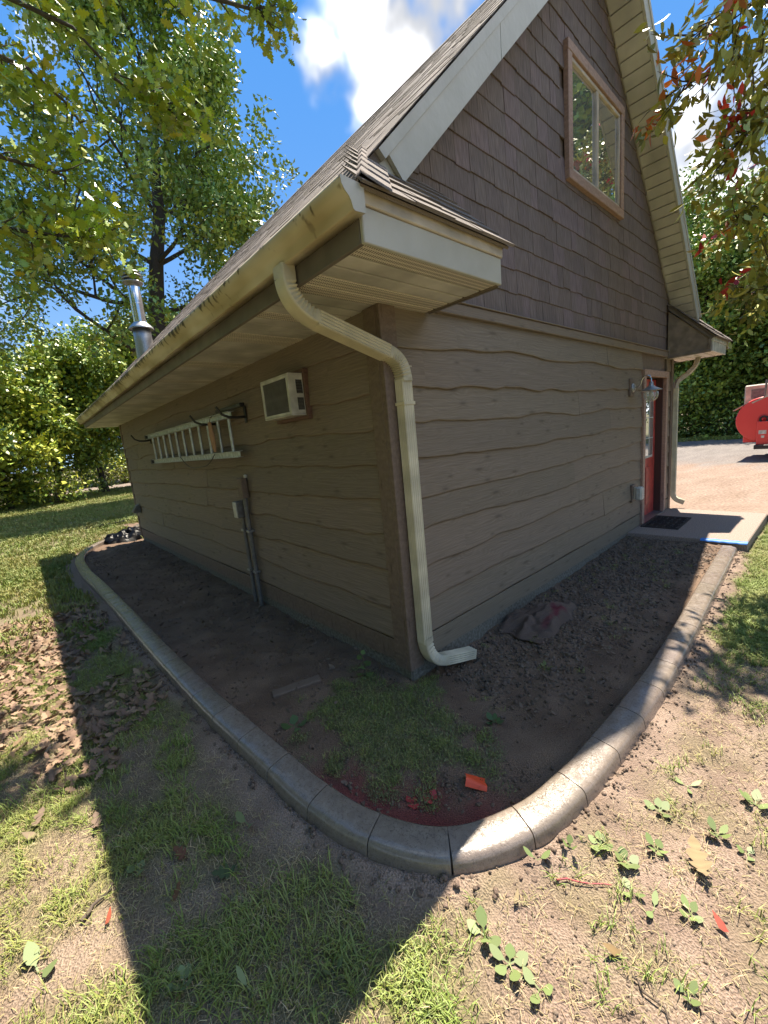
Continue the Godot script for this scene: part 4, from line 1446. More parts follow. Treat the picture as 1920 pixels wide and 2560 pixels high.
# ================================================================ foliage
func leaf_shape(b: MB, o: Vector3, x: Vector3, y: Vector3, ln: float, w: float, kind: int) -> void:
	# x runs along the midrib, y across; folded a little along the midrib
	var nn := x.cross(y).normalized()
	var prof := []
	match kind:
		0: prof = [[0.0, 0.0], [0.45, 0.5], [1.0, 0.0]]                                       # simple diamond
		1: prof = [[0.0, 0.02], [0.18, 0.30], [0.42, 0.50], [0.70, 0.36], [1.0, 0.0]]           # lens
		2: prof = [[0.0, 0.03], [0.10, 0.10], [0.16, 0.26], [0.22, 0.30], [0.27, 0.20], [0.31, 0.16], [0.36, 0.34], [0.43, 0.48], [0.48, 0.42], [0.52, 0.20], [0.58, 0.34], [0.66, 0.46], [0.71, 0.36], [0.75, 0.17], [0.83, 0.28], [0.90, 0.22], [1.0, 0.0]]   # oak lobes
		3: prof = [[0.0, 0.06], [0.25, 0.06], [0.42, 0.40], [0.66, 0.50], [0.86, 0.32], [1.0, 0.0]]   # stalked weed leaf
	var base := b.v.size()
	for s in [1.0, -1.0]:
		for p in prof:
			var bend: Vector3 = nn * (-0.16 * ln * p[0] * p[0] + 0.22 * w * p[1])
			b.v.append(o + x * (ln * p[0]) + y * (w * p[1] * s) + bend)
			b.n.append(nn)
			b.u.append(Vector2(p[0], 0.5 + p[1] * s))
			b.c.append(b.col)
	var np := prof.size()
	var mid := b.v.size()
	for p in prof:
		b.v.append(o + x * (ln * p[0]) - nn * (0.16 * ln * p[0] * p[0]))
		b.n.append(nn)
		b.u.append(Vector2(p[0], 0.5))
		b.c.append(b.col)
	for s in 2:
		for k in np - 1:
			var a := base + s * np + k
			if s == 0:
				b.i.append(mid + k); b.i.append(a); b.i.append(a + 1)
				b.i.append(mid + k); b.i.append(a + 1); b.i.append(mid + k + 1)
			else:
				b.i.append(mid + k); b.i.append(a + 1); b.i.append(a)
				b.i.append(mid + k); b.i.append(mid + k + 1); b.i.append(a + 1)
func rdir() -> Vector3:
	var v := V(rr(-1, 1), rr(-1, 1), rr(-1, 1))
	return v.normalized() if v.length() > 0.1 else V(0, 1, 0)
func leaf4(b: MB, o: Vector3, x: Vector3, y: Vector3, ln: float, w: float) -> void:
	var nn := x.cross(y)
	var k := b.v.size()
	b.v.append(o); b.v.append(o + x * (ln * 0.45) + y * (w * 0.5) + nn * (w * 0.12)); b.v.append(o + x * ln - nn * (ln * 0.1)); b.v.append(o + x * (ln * 0.45) - y * (w * 0.5) + nn * (w * 0.12))
	for j in 4:
		b.n.append(nn)
		b.u.append(Vector2.ZERO)
		b.c.append(b.col)
	b.i.append(k); b.i.append(k + 1); b.i.append(k + 2); b.i.append(k); b.i.append(k + 2); b.i.append(k + 3)
# kinds: [leaves, radius, length, width, shape (-1 = plain), droop]
func add_cluster(b: MB, p: Vector3, s: float, kd: Array, c: Color) -> void:
	for k in kd[0]:
		var o: Vector3 = rdir() * kd[1] * s * sqrt(rng.randf())
		var x := (rdir() + o.normalized() * 0.8 + V(0, -kd[5], 0)).normalized()
		var y := x.cross((rdir() * 0.8 + V(0, 1, 0)).normalized()).normalized()
		var t := rr(0.75, 1.25)
		b.col = Color(c.r * t * rr(0.9, 1.15), c.g * t, c.b * t * rr(0.8, 1.1))
		if kd[4] < 0: leaf4(b, p + o, x, y, kd[2] * s * rr(0.75, 1.2), kd[3] * s * rr(0.8, 1.15))
		else: leaf_shape(b, p + o, x, y, kd[2] * s * rr(0.75, 1.2), kd[3] * s * rr(0.8, 1.15), kd[4])
func branch(b: MB, p: Vector3, d: Vector3, ln: float, r: float, lvl: int, maxl: int, tips: Array, up: float) -> void:
	var pts := [p]
	var rad := [r]
	var seg: int = 6 if lvl < 2 else 4
	var q := p
	var dir := d
	for k in seg:
		dir = (dir + rdir() * 0.22 + V(0, up, 0)).normalized()
		q += dir * ln / seg
		pts.append(q)
		rad.append(r * (1.0 - 0.72 * (k + 1) / seg))
		if lvl >= maxl - 1 and k > 0: tips.append([q, lvl])
	b.tube(pts, rad, 7 if lvl < 2 else 5, false)
	if lvl < maxl:
		var cnt := 4 if lvl < 2 else 3
		for k in cnt + 1:
			var f: float = lerp(0.35, 1.0, (k + rng.randf() * 0.6) / (cnt + 0.6))
			var at: Vector3 = (pts[int(f * seg)] as Vector3).lerp(pts[min(int(f * seg) + 1, seg)], fmod(f * seg, 1.0))
			var nd := (dir * 0.55 + rdir() * 0.85 + V(0, 0.12, 0)).normalized()
			branch(b, at, nd, ln * rr(0.5, 0.72), r * (1.0 - 0.6 * f) * 0.62, lvl + 1, maxl, tips, up * 0.5)
func crown_from(tips: Array, per: int, spread: float, sc: Vector2, cols: Array, kd: Array, t: Node3D, m: Material, keep := 1.0) -> void:
	var b := MB.new()
	b.colored = true
	for q in tips:
		for k in per:
			if rng.randf() > keep: continue
			var c: Color = cols[rng.randi() % cols.size()]
			var f := rr(0.85, 1.2)
			add_cluster(b, q[0] + rdir() * spread * sqrt(rng.randf()), rr(sc.x, sc.y), kd, Color(c.r * f, c.g * f, c.b * f))
	pmb("crown", b, m, t)
var MESH := {}
func wood_tree(at: Vector3, h: float, rad: float, label: String, group: String, cols: Array, per := 5, low := 0.2, nm := "tree") -> Node3D:
	var t := thing(nm, label, "tree", at, group)
	var b := MB.new()
	var pts := []
	var rd := []
	var q := Vector3.ZERO
	var r0 := 0.022 * h
	var seg := 8
	for k in seg + 1:
		pts.append(q)
		rd.append(r0 * (1.25 if k == 0 else 1.0) * (1.0 - 0.8 * k / seg))
		q += V(rr(-0.05, 0.05) * h * 0.25, h * 0.86 / seg, rr(-0.05, 0.05) * h * 0.25)
	b.tube(pts, rd, 9, false)
	var tips := []
	var nl := int(9 + h * 0.5)
	for k in nl:
		var f: float = lerp(low, 1.0, (k + rng.randf() * 0.5) / nl)
		var p: Vector3 = (pts[int(f * (seg - 0.01))] as Vector3).lerp(pts[int(f * (seg - 0.01)) + 1], fmod(f * seg, 1.0))
		var a := k * 2.4 + rr(-0.5, 0.5)
		var w: float = rad * (0.55 + 0.75 * sin(PI * clampf(0.25 + 0.65 * f, 0, 1))) * rr(0.75, 1.1) * 0.72
		branch(b, p, V(cos(a), rr(0.05, 0.45) + f * 0.5, sin(a)).normalized(), w, r0 * (1.0 - 0.75 * f) * 0.5, 1, 2, tips, 0.05)
	pmb("trunk", b, M.bark, t)
	crown_from(tips, per, 0.075 * h * 0.75, Vector2(0.8, 1.3), cols, MESH.far, t, M.leaf)
	return t
func shrub(at: Vector3, h: float, rad: float, label: String, group: String, cols: Array, n := 130) -> void:
	var t := thing("shrub", label, "shrub", at, group)
	var b := MB.new()
	var tips := []
	for k in 9:
		var a := k * 0.7 + rr(-0.3, 0.3)
		branch(b, V(rr(-0.1, 0.1), 0, rr(-0.1, 0.1)) * rad, V(cos(a) * 0.6, 1.0, sin(a) * 0.6).normalized(), h * rr(0.5, 0.8), 0.025, 1, 2, tips, 0.0)
	pmb("stems", b, M.twig, t)
	var cb := MB.new()
	cb.colored = true
	for k in n:
		var d := rdir()
		var p := V(d.x * rad, 0, d.z * rad) * pow(rng.randf(), 0.35) + V(0, h * 0.52 + d.y * h * 0.5, 0)
		var c: Color = cols[rng.randi() % cols.size()]
		var f := rr(0.8, 1.2)
		add_cluster(cb, p, rr(0.6, 1.0), MESH.far, Color(c.r * f, c.g * f, c.b * f))
	pmb("crown", cb, M.leaf, t)
# a spray of near leaves along given limbs
func spray(b: MB, pts: Array, r0: float, twigs: int, tl: float, tips: Array) -> void:
	var rd := []
	for k in pts.size(): rd.append(r0 * (1.0 - 0.8 * float(k) / (pts.size() - 1)))
	b.tube(pts, rd, 6, false)
	for k in twigs:
		var f := rng.randf() * (pts.size() - 1.001)
		var p: Vector3 = (pts[int(f)] as Vector3).lerp(pts[int(f) + 1], fmod(f, 1.0))
		var ax: Vector3 = ((pts[int(f) + 1] as Vector3) - (pts[int(f)] as Vector3)).normalized()
		var d := (ax * 0.7 + rdir() * 0.9 + V(0, -0.1, 0)).normalized()
		var q := p
		var tp := [p]
		var tr := [0.008]
		for j in 3:
			d = (d + rdir() * 0.3).normalized()
			q += d * tl * rr(0.25, 0.42)
			tp.append(q)
			tr.append(0.008 - 0.0021 * (j + 1))
			tips.append([q, 3])
		b.tube(tp, tr, 4, false)

func build_trees() -> void:
	rng.seed = 301
	MESH.far = [19, 0.66, 0.225, 0.15, -1, 0.2]
	MESH.mid = [15, 0.38, 0.19, 0.115, -1, 0.3]
	MESH.oak = [8, 0.12, 0.088, 0.062, 2, 0.3]
	MESH.cherry = [7, 0.11, 0.118, 0.046, 1, 0.75]
	var G1 := Color(0.185, 0.285, 0.060)
	var G2 := Color(0.145, 0.235, 0.065)
	var G3 := Color(0.275, 0.365, 0.065)
	var G4 := Color(0.095, 0.165, 0.058)
	var Y1 := Color(0.40, 0.45, 0.06)
	# the tall oak behind the house
	var oak := thing("oak_tree", "tall oak with dark forked trunk rising behind the steel chimney flue", "tree", V(3.6, -0.15, -19.1))
	var b := MB.new()
	var tp := [V(0, 0, 0), V(0.1, 2.5, 0.05), V(0.25, 5.0, 0.1), V(0.45, 6.8, 0.2), V(0.7, 8.4, 0.3), V(1.05, 10.0, 0.4), V(1.2, 11.8, 0.5), V(1.5, 13.6, 0.6), V(1.8, 15.2, 0.7)]
	for k in tp.size(): tp[k] = tp[k] * 1.2
	b.tube(tp, [0.55, 0.40, 0.36, 0.33, 0.28, 0.24, 0.17, 0.11, 0.05], 12, false)
	var tips := []
	for q in [[2, -2.6, 0.35, 1.0, 3.6], [3, 2.4, 0.6, 0.2, 3.6], [3, -2.2, 0.5, -1.0, 3.4], [4, 2.6, 1.0, 0.8, 3.4], [4, -2.6, 1.4, 0.6, 4.2], [4, 0.5, 0.9, 2.4, 3.2], [5, 2.8, 1.2, -0.5, 3.6], [5, -2.0, 1.6, 1.0, 3.6], [5, 0.6, 1.2, -2.4, 3.4], [6, 2.2, 1.4, 0.8, 3.2], [6, -1.8, 1.6, -0.8, 3.2], [6, 0.4, 1.6, 2.0, 3.0], [7, 1.4, 1.5, 0.2, 2.6], [7, -1.3, 1.6, 0.8, 2.6], [8, 0.3, 1.5, 0.2, 2.0], [2, 2.0, 0.1, 1.4, 3.0], [3, -2.9, 0.15, 0.2, 4.4]]:
		branch(b, tp[q[0]], V(q[1], q[2], q[3]).normalized(), q[4] * 1.2, 0.15 - 0.012 * q[0], 1, 3, tips, 0.04)
	pmb("trunk", b, M.bark, oak)
	crown_from(tips, 4, 0.60, Vector2(0.8, 1.4), [G1, G2, G3, G1, G3], MESH.mid, oak, M.leaf, 0.78)
	# oak limbs reaching in overhead from a tree beside the camera
	var nk := thing("oak_tree", "oak with bright lobed leaves whose limbs overhang the eave", "tree", V(-4.6, -0.12, -3.4))
	b = MB.new()
	var o := V(-4.6, -0.12, -3.4)
	var tr := [V(0, 0, 0), V(0.05, 1.5, 0.05), V(0.15, 3.0, 0.1), V(0.3, 4.4, 0.2), V(0.5, 5.8, 0.3), V(0.6, 7.5, 0.3)]
	b.tube(tr, [0.30, 0.22, 0.20, 0.18, 0.14, 0.08], 10, false)
	tips = []
	for q in [
		[0.030, 9, [V(-4.1, 5.0, -3.0), V(-2.6, 5.0, -2.5), V(-1.30, 4.82, -2.16), V(-0.9, 4.62, -1.9), V(-0.70, 4.40, -1.86)], 0.30],
		[0.012, 15, [V(-0.72, 4.38, -1.86), V(-0.56, 4.33, -1.86), V(-0.42, 4.28, -1.82), V(-0.28, 4.26, -1.77)], 0.26],
		[0.035, 36, [V(-4.1, 5.6, -3.0), V(-2.2, 5.55, -2.6), V(-0.85, 5.25, -2.15), V(-0.40, 5.16, -1.95), V(0.05, 5.12, -1.66), V(0.33, 5.10, -1.54), V(0.46, 5.10, -1.42)], 0.26],
		[0.032, 24, [V(-4.2, 4.4, -3.2), V(-2.8, 4.6, -2.5), V(-1.55, 4.46, -2.2), V(-1.18, 4.42, -2.17), V(-0.98, 4.31, -2.2), V(-0.86, 4.18, -2.25)], 0.30],
		[0.030, 26, [V(-4.2, 4.0, -3.2), V(-2.9, 4.1, -2.7), V(-1.66, 3.96, -2.5), V(-1.32, 3.94, -2.48), V(-1.06, 3.92, -2.45), V(-0.86, 3.80, -2.47)], 0.32],
		[0.028, 30, [V(-4.3, 3.4, -3.3), V(-2.9, 3.5, -2.6), V(-1.76, 3.38, -2.33), V(-1.38, 3.37, -2.31), V(-1.09, 3.38, -2.26), V(-0.88, 3.42, -2.2)], 0.24],
		[0.026, 13, [V(-4.2, 4.2, -3.3), V(-2.6, 4.9, -2.3), V(-1.5, 4.95, -1.9), V(-1.05, 4.85, -1.95)], 0.34],
		[0.024, 7, [V(-4.3, 3.2, -3.4), V(-3.0, 3.4, -3.7), V(-1.95, 3.42, -3.8), V(-1.55, 3.40, -3.75)], 0.34],
		[0.030, 40, [V(-4.2, 4.6, -3.2), V(-3.4, 5.4, -1.6), V(-2.4, 5.7, -0.6), V(-1.7, 5.8, -0.2)], 0.5],
		[0.030, 40, [V(-4.3, 4.2, -3.3), V(-4.2, 5.2, -1.6), V(-3.6, 5.6, -0.2), V(-2.8, 5.8, 0.5)], 0.5],
		[0.030, 50, [V(-4.4, 4.8, -3.6), V(-3.2, 5.8, -4.4), V(-2.4, 6.1, -5.0), V(-1.7, 6.2, -5.6)], 0.55]]:
		var pts := []
		for p in q[2]: pts.append(p - o)
		spray(b, pts, q[0], q[1], q[3], tips)
	pmb("trunk", b, M.bark, nk)
	crown_from(tips, 1, 0.06, Vector2(0.6, 1.15), [Color(0.30, 0.38, 0.034), Color(0.23, 0.33, 0.038), Color(0.38, 0.43, 0.036), Color(0.19, 0.28, 0.04)], MESH.oak, nk, M.leaf_near, 0.9)
	var fruit_cols := []
	for k in 30: fruit_cols.append(Color(0.19, 0.22, 0.06).lerp(Color(0.38, 0.38, 0.075), rng.randf()))
	fruit_cols.append(Color(0.50, 0.04, 0.05))
	fruit_cols.append(Color(0.52, 0.16, 0.04))
	# fruit tree with some red leaves at the driveway side
	var ct := thing("fruit_tree", "small fruit tree with drooping narrow leaves, some turned red", "tree", V(7.9, -0.12, 4.05))
	o = V(7.9, -0.12, 4.05)
	b = MB.new()
	b.tube([V(0, 0, 0), V(-0.05, 1.1, 0.02), V(-0.25, 2.2, -0.1), V(-0.55, 3.2, -0.35), V(-0.7, 4.4, -0.5), V(-0.6, 5.6, -0.5)], [0.13, 0.10, 0.09, 0.07, 0.05, 0.03], 9, false)
	tips = []
	for q in [
		[0.022, 28, [V(7.33, 3.92, 3.49), V(5.44, 4.87, 2.33), V(3.95, 4.88, 1.47), V(3.51, 4.85, 1.18), V(3.31, 4.82, 0.98), V(3.21, 4.72, 0.81)]],
		[0.020, 30, [V(7.33, 3.49, 3.49), V(5.44, 4.36, 2.47), V(3.92, 4.47, 1.52), V(3.53, 4.50, 1.20), V(3.37, 4.43, 0.98), V(3.19, 4.39, 0.70)]],
		[0.020, 44, [V(7.33, 3.20, 3.49), V(5.44, 3.78, 2.47), V(4.06, 3.95, 1.60), V(3.77, 4.11, 1.31), V(3.64, 4.00, 1.17), V(3.53, 3.85, 1.05)]],
		[0.020, 36, [V(7.47, 2.76, 3.63), V(5.59, 3.20, 2.62), V(4.25, 3.43, 1.63), V(3.89, 3.46, 1.34), V(3.76, 3.34, 1.20), V(3.72, 3.26, 1.07)]],
		[0.018, 44, [V(7.47, 2.18, 3.63), V(5.73, 2.62, 2.76), V(4.40, 2.91, 1.68), V(4.05, 2.92, 1.40), V(3.90, 2.81, 1.26), V(3.80, 2.62, 1.17)]],
		[0.022, 150, [V(7.18, 4.50, 3.49), V(8.05, 5.95, 2.62), V(8.92, 7.40, 1.89), V(9.79, 8.27, 1.46)]],
		[0.022, 170, [V(7.18, 4.21, 3.49), V(8.63, 5.95, 2.62), V(10.08, 7.69, 2.04), V(11.24, 8.85, 1.89)]],
		[0.022, 150, [V(7.18, 3.63, 3.49), V(8.92, 4.94, 3.49), V(10.37, 5.95, 3.05), V(11.39, 6.82, 2.91)]],
		[0.022, 120, [V(7.33, 4.50, 3.49), V(8.63, 6.53, 2.91), V(9.79, 7.98, 2.62), V(10.95, 9.43, 2.62)]]]:
		var pts := []
		for p in q[2]: pts.append(p - o)
		spray(b, pts, q[0], q[1], 0.36, tips)
	pmb("trunk", b, M.bark, ct)
	crown_from(tips, 1, 0.085, Vector2(0.75, 1.2), fruit_cols, MESH.cherry, ct, M.leaf_near)
	# woods beyond the lawn
	var gl := "trees beyond the back lawn"
	for q in [[-7.5, -23.0, 8.0, 3.2, 0, 0.08], [-4.6, -23.5, 9.0, 3.0, 0, 0.08], [-2.3, -24.5, 6.0, 2.2, 0, 0.08], [-0.2, -26.5, 7.4, 2.4, 1, 0.24], [2.0, -27.5, 8.6, 2.6, 1, 0.32], [4.1, -28.5, 9.5, 2.8, 1, 0.32], [6.4, -27.5, 10.0, 3.2, 1, 0.28], [-5.2, -32.0, 12.0, 3.8, 0, 0.2], [-10.8, -27.0, 13.0, 4.4, 0, 0.12], [9.5, -31.0, 12.0, 4.0, 1, 0.2], [-13.0, -20.0, 12.0, 4.2, 0, 0.12], [2.5, -42.0, 11.0, 4.2, 0, 0.15], [8.0, -44.0, 13.0, 4.6, 1, 0.15], [-3.0, -43.0, 12.0, 4.4, 0, 0.15]]:
		var cols := [G3, Y1, Y1, G1, Y1] if q[4] == 0 else [G1, G3, G2, G3, Y1]
		wood_tree(V(q[0], -0.15, q[1]), q[2], q[3], "sunlit yellow green tree in the woods beyond the back lawn" if q[4] == 0 else "dark green leafy tree in the woods beyond the back lawn", gl, cols, 2 if q[4] == 0 else 3, q[5])
	for k in 7:
		shrub(V(-8.0 + k * 1.3 + rr(-0.3, 0.3), -0.15, -23.4 - (k % 3) * 1.1 - max(0.0, k - 5) * 0.6), rr(0.9, 1.7), rr(0.7, 1.1), "leafy shrub at the edge of the woods behind the lawn", "shrubs along the back lawn", [G3, G1, Y1, Y1], 46)
	for k in 9:
		shrub(V(2.0 + k * 1.5, -0.1, -39.0 + rr(-0.6, 0.6)), rr(2.2, 3.2), rr(1.6, 2.0), "pale green shrub across the lane behind the lawn", "shrubs across the lane", [Y1, G3, Y1], 60)
	# woods beyond the driveway
	gl = "trees beyond the driveway"
	for q in [[28.5, -9.5, 12.0, 3.6], [29.5, -6.6, 13.5, 3.8], [28.2, -4.0, 10.5, 3.2], [30.5, -2.6, 13.0, 3.8], [28.6, -0.6, 11.0, 3.4], [30.0, 1.8, 13.5, 4.0], [28.8, 4.4, 12.0, 3.8], [34.0, -8.5, 16.0, 4.8], [35.0, -4.5, 15.0, 4.6], [35.0, -0.5, 15.5, 4.6], [34.0, 4.0, 16.0, 4.8], [28.5, -13.0, 12.0, 3.8], [33.5, -13.0, 16.0, 4.6]]:
		wood_tree(V(q[0], -0.15, q[1]), q[2], q[3], "dense dark green tree standing in the woods beyond the driveway", gl, [G2, G1, G1, G3, G3], 4, 0.08)
	for k in 12:
		shrub(V(26.9 + rr(-0.2, 0.5), -0.12, -11.5 + k * 1.3), rr(1.3, 2.2), rr(0.9, 1.3), "leafy shrub at the edge of the woods beyond the driveway", "shrubs along the driveway", [G2, G1, G4, G3], 90)
	# trees behind the camera, mirrored in the gable window
	for q in [[13.5, 5.4, 13.0, 3.8], [19.0, 8.5, 14.0, 4.0], [9.5, 9.0, 9.0, 3.0]]:
		wood_tree(V(q[0], -0.15, q[1]), q[2], q[3], "leafy tree on the lawn facing the gable window", "trees facing the gable", [G3, Y1, G1, G3], 4, 0.2)
	# unseen trees added in the side yard to darken the eave wall
	for q in [[-8.4, -7.0, 11.0, 4.2], [-8.6, -0.8, 11.0, 4.2], [-8.2, 5.0, 10.0, 4.0]]:
		wood_tree(V(q[0], -0.15, q[1]), q[2], q[3], "unseen leafy tree added in the side yard to shade the eave wall", "added shade trees of the side yard", [G3, G1, G2], 4, 0.10)

# ================================================================ the yard: grass, weeds, machine
func tuft(n: int, h: float, rad: float, w: float, lean: float, sd: int) -> ArrayMesh:
	rng.seed = sd
	var b := MB.new()
	b.colored = true
	for k in n:
		var a := rr(0, TAU)
		var o := V(cos(a), 0, sin(a)) * rad * sqrt(rng.randf())
		var d := V(rr(-1, 1), 0, rr(-1, 1)).normalized() * lean * rr(0.3, 1.4)
		var hh := h * rr(0.55, 1.25)
		var sd2 := V(-d.z, 0, d.x).normalized().rotated(V(0, 1, 0), rr(-0.8, 0.8)) * w * 0.5
		var t := rr(0.7, 1.25)
		b.col = Color(t * rr(0.9, 1.3), t, t * rr(0.7, 1.2))
		var m := o + d * hh * 0.45 + V(0, hh * 0.62, 0)
		var e := o + d * hh * 1.15 + V(0, hh * (1.0 - 0.25 * min(lean, 1.5)), 0)
		b.quad(o - sd2, m - sd2 * 0.8, m + sd2 * 0.8, o + sd2)
		b.tri(m - sd2 * 0.8, e, m + sd2 * 0.8)
	return b.mesh()
func lump(sd: int, rough := 0.3) -> ArrayMesh:
	var f := noise(1.3, 2, sd)
	var b := MB.new()
	b.colored = true
	var rows := []
	for r in 6:
		var th := PI * r / 5.0
		var row := []
		for k in 8:
			var ph := TAU * k / 8.0
			var d := V(sin(th) * cos(ph), cos(th), sin(th) * sin(ph))
			row.append(d * (1.0 + f.get_noise_3dv(d * 1.5 + V(sd, 0, 0)) * rough * 2.0) * V(1, 0.72, 0.85))
		rows.append(row)
	b.grid(rows, true)
	return b.mesh()
func gy(x: float, z: float) -> float:
	return bed_y(x, z) if in_bed(x, z) else lawn_y(x, z)
func scatter(n: int, x0: float, x1: float, z0: float, z1: float, ok: Callable, sc: Vector2, col: Callable, tilt := 0.15, sink := 0.0) -> Array:
	var xf := []
	var cl := []
	for k in n:
		var x := rr(x0, x1)
		var z := rr(z0, z1)
		if not ok.call(x, z): continue
		var s := rr(sc.x, sc.y)
		var ba := Basis(V(0, 1, 0), rr(0, TAU)) * Basis(V(1, 0, 0), rr(-tilt, tilt)) * Basis(V(0, 0, 1), rr(-tilt, tilt))
		xf.append(Transform3D(ba.scaled(V(s, s, s)), V(x, gy(x, z) - sink, z)))
		cl.append(col.call(x, z))
	return [xf, cl]
func cdist(x: float, z: float) -> float:
	return curb_dist(x, z) if x > -2.0 and x < 4.6 and z > -10.0 and z < 2.0 else 9.0
func on_soft(x: float, z: float) -> bool:
	if x > 4.15 and x < 6.3 and z > -0.2 and z < 1.3: return false
	if x > -0.05 and x < W + 0.3 and z < 0.05 and z > -L - 0.1: return false
	if x > 6.3 + max(0.0, (z - 1.3) * 2.2) and x < 25.6 and z > -26: return false
	return true
func build_yard() -> void:
	rng.seed = 401
	var t1 := tuft(13, 0.038, 0.035, 0.0034, 1.0, 11)
	var t2 := tuft(9, 0.040, 0.04, 0.0045, 1.2, 12)
	var t3 := tuft(16, 0.10, 0.11, 0.012, 0.6, 13)
	var t4 := tuft(26, 0.16, 0.30, 0.030, 0.6, 14)
	var st := tuft(7, 0.018, 0.045, 0.0024, 1.7, 15)
	rng.seed = 402
	var green := func(x: float, z: float) -> Color:
		var v := clampf(0.5 + zn.get_noise_2d(x * 1.1 + 5.0, z * 1.1) * 1.1, 0, 1)
		return Color(0.195, 0.265, 0.05).lerp(Color(0.35, 0.33, 0.115), v * rr(0.2, 1.0))
	var sunny := green
	var straw := func(x: float, z: float) -> Color:
		var f := rr(0.7, 1.15)
		return Color(0.46 * f, 0.37 * f, 0.22 * f).lerp(Color(0.22, 0.24, 0.08), rng.randf() * rng.randf())
	var lawn_ok := func(x: float, z: float) -> bool:
		return on_soft(x, z) and not in_bed(x, z) and cdist(x, z) > 0.13 + 0.1 * rng.randf() and rng.randf() > bare(x, z) * 1.15
	# near lawn on the eave side, round to the front
	var a := scatter(10500, -3.6, -1.1, -3.2, 2.2, lawn_ok, Vector2(0.7, 1.35), green)
	var g := multi("lawn_grass", t1, a[0], a[1], self)
	g.material_override = M.blade
	g.set_meta("kind", "stuff")
	tag(g, "short grass blades in the shade of the eave side", "grass")
	# straw and thatch
	var any_ok := func(x: float, z: float) -> bool:
		return on_soft(x, z) and not in_bed(x, z) and cdist(x, z) > 0.16
	a = scatter(7500, -2.4, 2.4, 0.4, 3.0, any_ok, Vector2(0.5, 1.2), straw, 0.35)
	var a2 := scatter(7000, -3.6, -1.15, -3.2, 0.6, any_ok, Vector2(0.5, 1.2), straw, 0.35)
	a[0].append_array(a2[0])
	a[1].append_array(a2[1])
	g = multi("dry_thatch", st, a[0], a[1], self)
	g.material_override = M.blade
	g.set_meta("kind", "stuff")
	tag(g, "dry straw coloured thatch scattered over the bare ground", "thatch")
	# tufts on the bare front strip and the sunny lawn towards the slab
	var front_ok := func(x: float, z: float) -> bool:
		if not on_soft(x, z) or in_bed(x, z) or cdist(x, z) < 0.17: return false
		return rng.randf() > bare(x, z) * 1.08 and rng.randf() < 0.30 + 0.7 * smoothstep(-0.1, 0.45, zn.get_noise_2d(x * 2.2 + 40.0, z * 2.2) + smoothstep(0.6, 2.0, x) * 0.6 + smoothstep(-0.9, -1.4, x) * 0.3)
	a = scatter(7000, -1.4, 3.2, 1.05, 3.2, front_ok, Vector2(0.7, 1.3), sunny)
	a2 = scatter(12000, 1.0, 6.4, 1.15, 3.2, front_ok, Vector2(0.8, 1.5), sunny)
	a[0].append_array(a2[0])
	a[1].append_array(a2[1])
	g = multi("front_grass", t1, a[0], a[1], self)
	g.material_override = M.blade
	g.set_meta("kind", "stuff")
	tag(g, "sunlit grass in front of the curb by the entrance slab", "grass")
	# back lawn
	a = scatter(9000, -6.0, 2.0, -9.0, -3.2, lawn_ok, Vector2(0.55, 0.95), sunny)
	a2 = scatter(14000, -9.0, 8.0, -24.5, -8.0, func(x, z): return on_soft(x, z) and not in_bed(x, z) and cdist(x, z) > 0.2, Vector2(0.7, 1.2), sunny)
	a[0].append_array(a2[0])
	a[1].append_array(a2[1])
	g = multi("back_lawn_grass", t3, a[0], a[1], self)
	g.material_override = M.blade
	g.set_meta("kind", "stuff")
	tag(g, "mown bright green grass of the back lawn", "grass")
	a = scatter(5000, 24.6, 27.5, -14.0, 6.0, func(x, z): return x > 25.1 + gn.get_noise_2d(z, 3.0) * 0.8, Vector2(0.7, 1.2), sunny)
	a2 = scatter(3500, -2.0, 18.0, -31.4, -24.0, func(x, z): return true, Vector2(0.8, 1.2), sunny)
	a[0].append_array(a2[0])
	a[1].append_array(a2[1])
	g = multi("verge_grass", t4, a[0], a[1], self)
	g.material_override = M.blade
	g.set_meta("kind", "stuff")
	tag(g, "bright grass verge between the driveway and the woods", "grass")
	# low chickweed patch inside the bed
	var cw := MB.new()
	cw.colored = true
	for k in 26:
		var t := rr(0.6, 1.3)
		cw.col = Color(t, t, t)
		var d := V(rr(-1, 1), rr(0.1, 0.9), rr(-1, 1)).normalized()
		leaf_shape(cw, V(rr(-0.035, 0.035), rr(0.0, 0.016), rr(-0.035, 0.035)), d, d.cross(V(0.2, 1, 0.1)).normalized(), rr(0.005, 0.016), rr(0.002, 0.006), 0)
	var patch := func(x: float, z: float) -> bool:
		if not in_bed(x, z) or x > -0.0 and z < 0.02: return false
		var e := Vector2((x + 0.40) / 0.46, (z - 0.22) / 0.60).rotated(0.45).length() + zn.get_noise_2d(x * 5.0, z * 5.0) * 0.75
		return e < rr(0.55, 1.0)
	a = scatter(9500, -1.05, 0.6, -0.5, 1.05, patch, Vector2(0.5, 1.3), func(x, z): return Color(0.13, 0.165, 0.05).lerp(Color(0.25, 0.23, 0.10), rng.randf()))
	g = multi("chickweed", cw.mesh(), a[0], a[1], self)
	g.material_override = M.weed
	g.set_meta("kind", "stuff")
	tag(g, "low green chickweed patch inside the bed at the house corner", "ground cover")
	a = scatter(3000, -1.0, 0.6, -0.6, 1.05, patch, Vector2(0.6, 1.0), green)
	var a3 := scatter(260, 0.3, 4.1, 0.05, 0.9, func(x, z): return in_bed(x, z) and zn.get_noise_2d(x * 3.0, z * 3.0) > 0.1, Vector2(0.6, 1.0), green)
	a[0].append_array(a3[0])
	a[1].append_array(a3[1])
	g = multi("bed_grass", t2, a[0], a[1], self)
	g.material_override = M.blade
	g.set_meta("kind", "stuff")
	tag(g, "sparse grass sprouting through the bed soil", "grass")
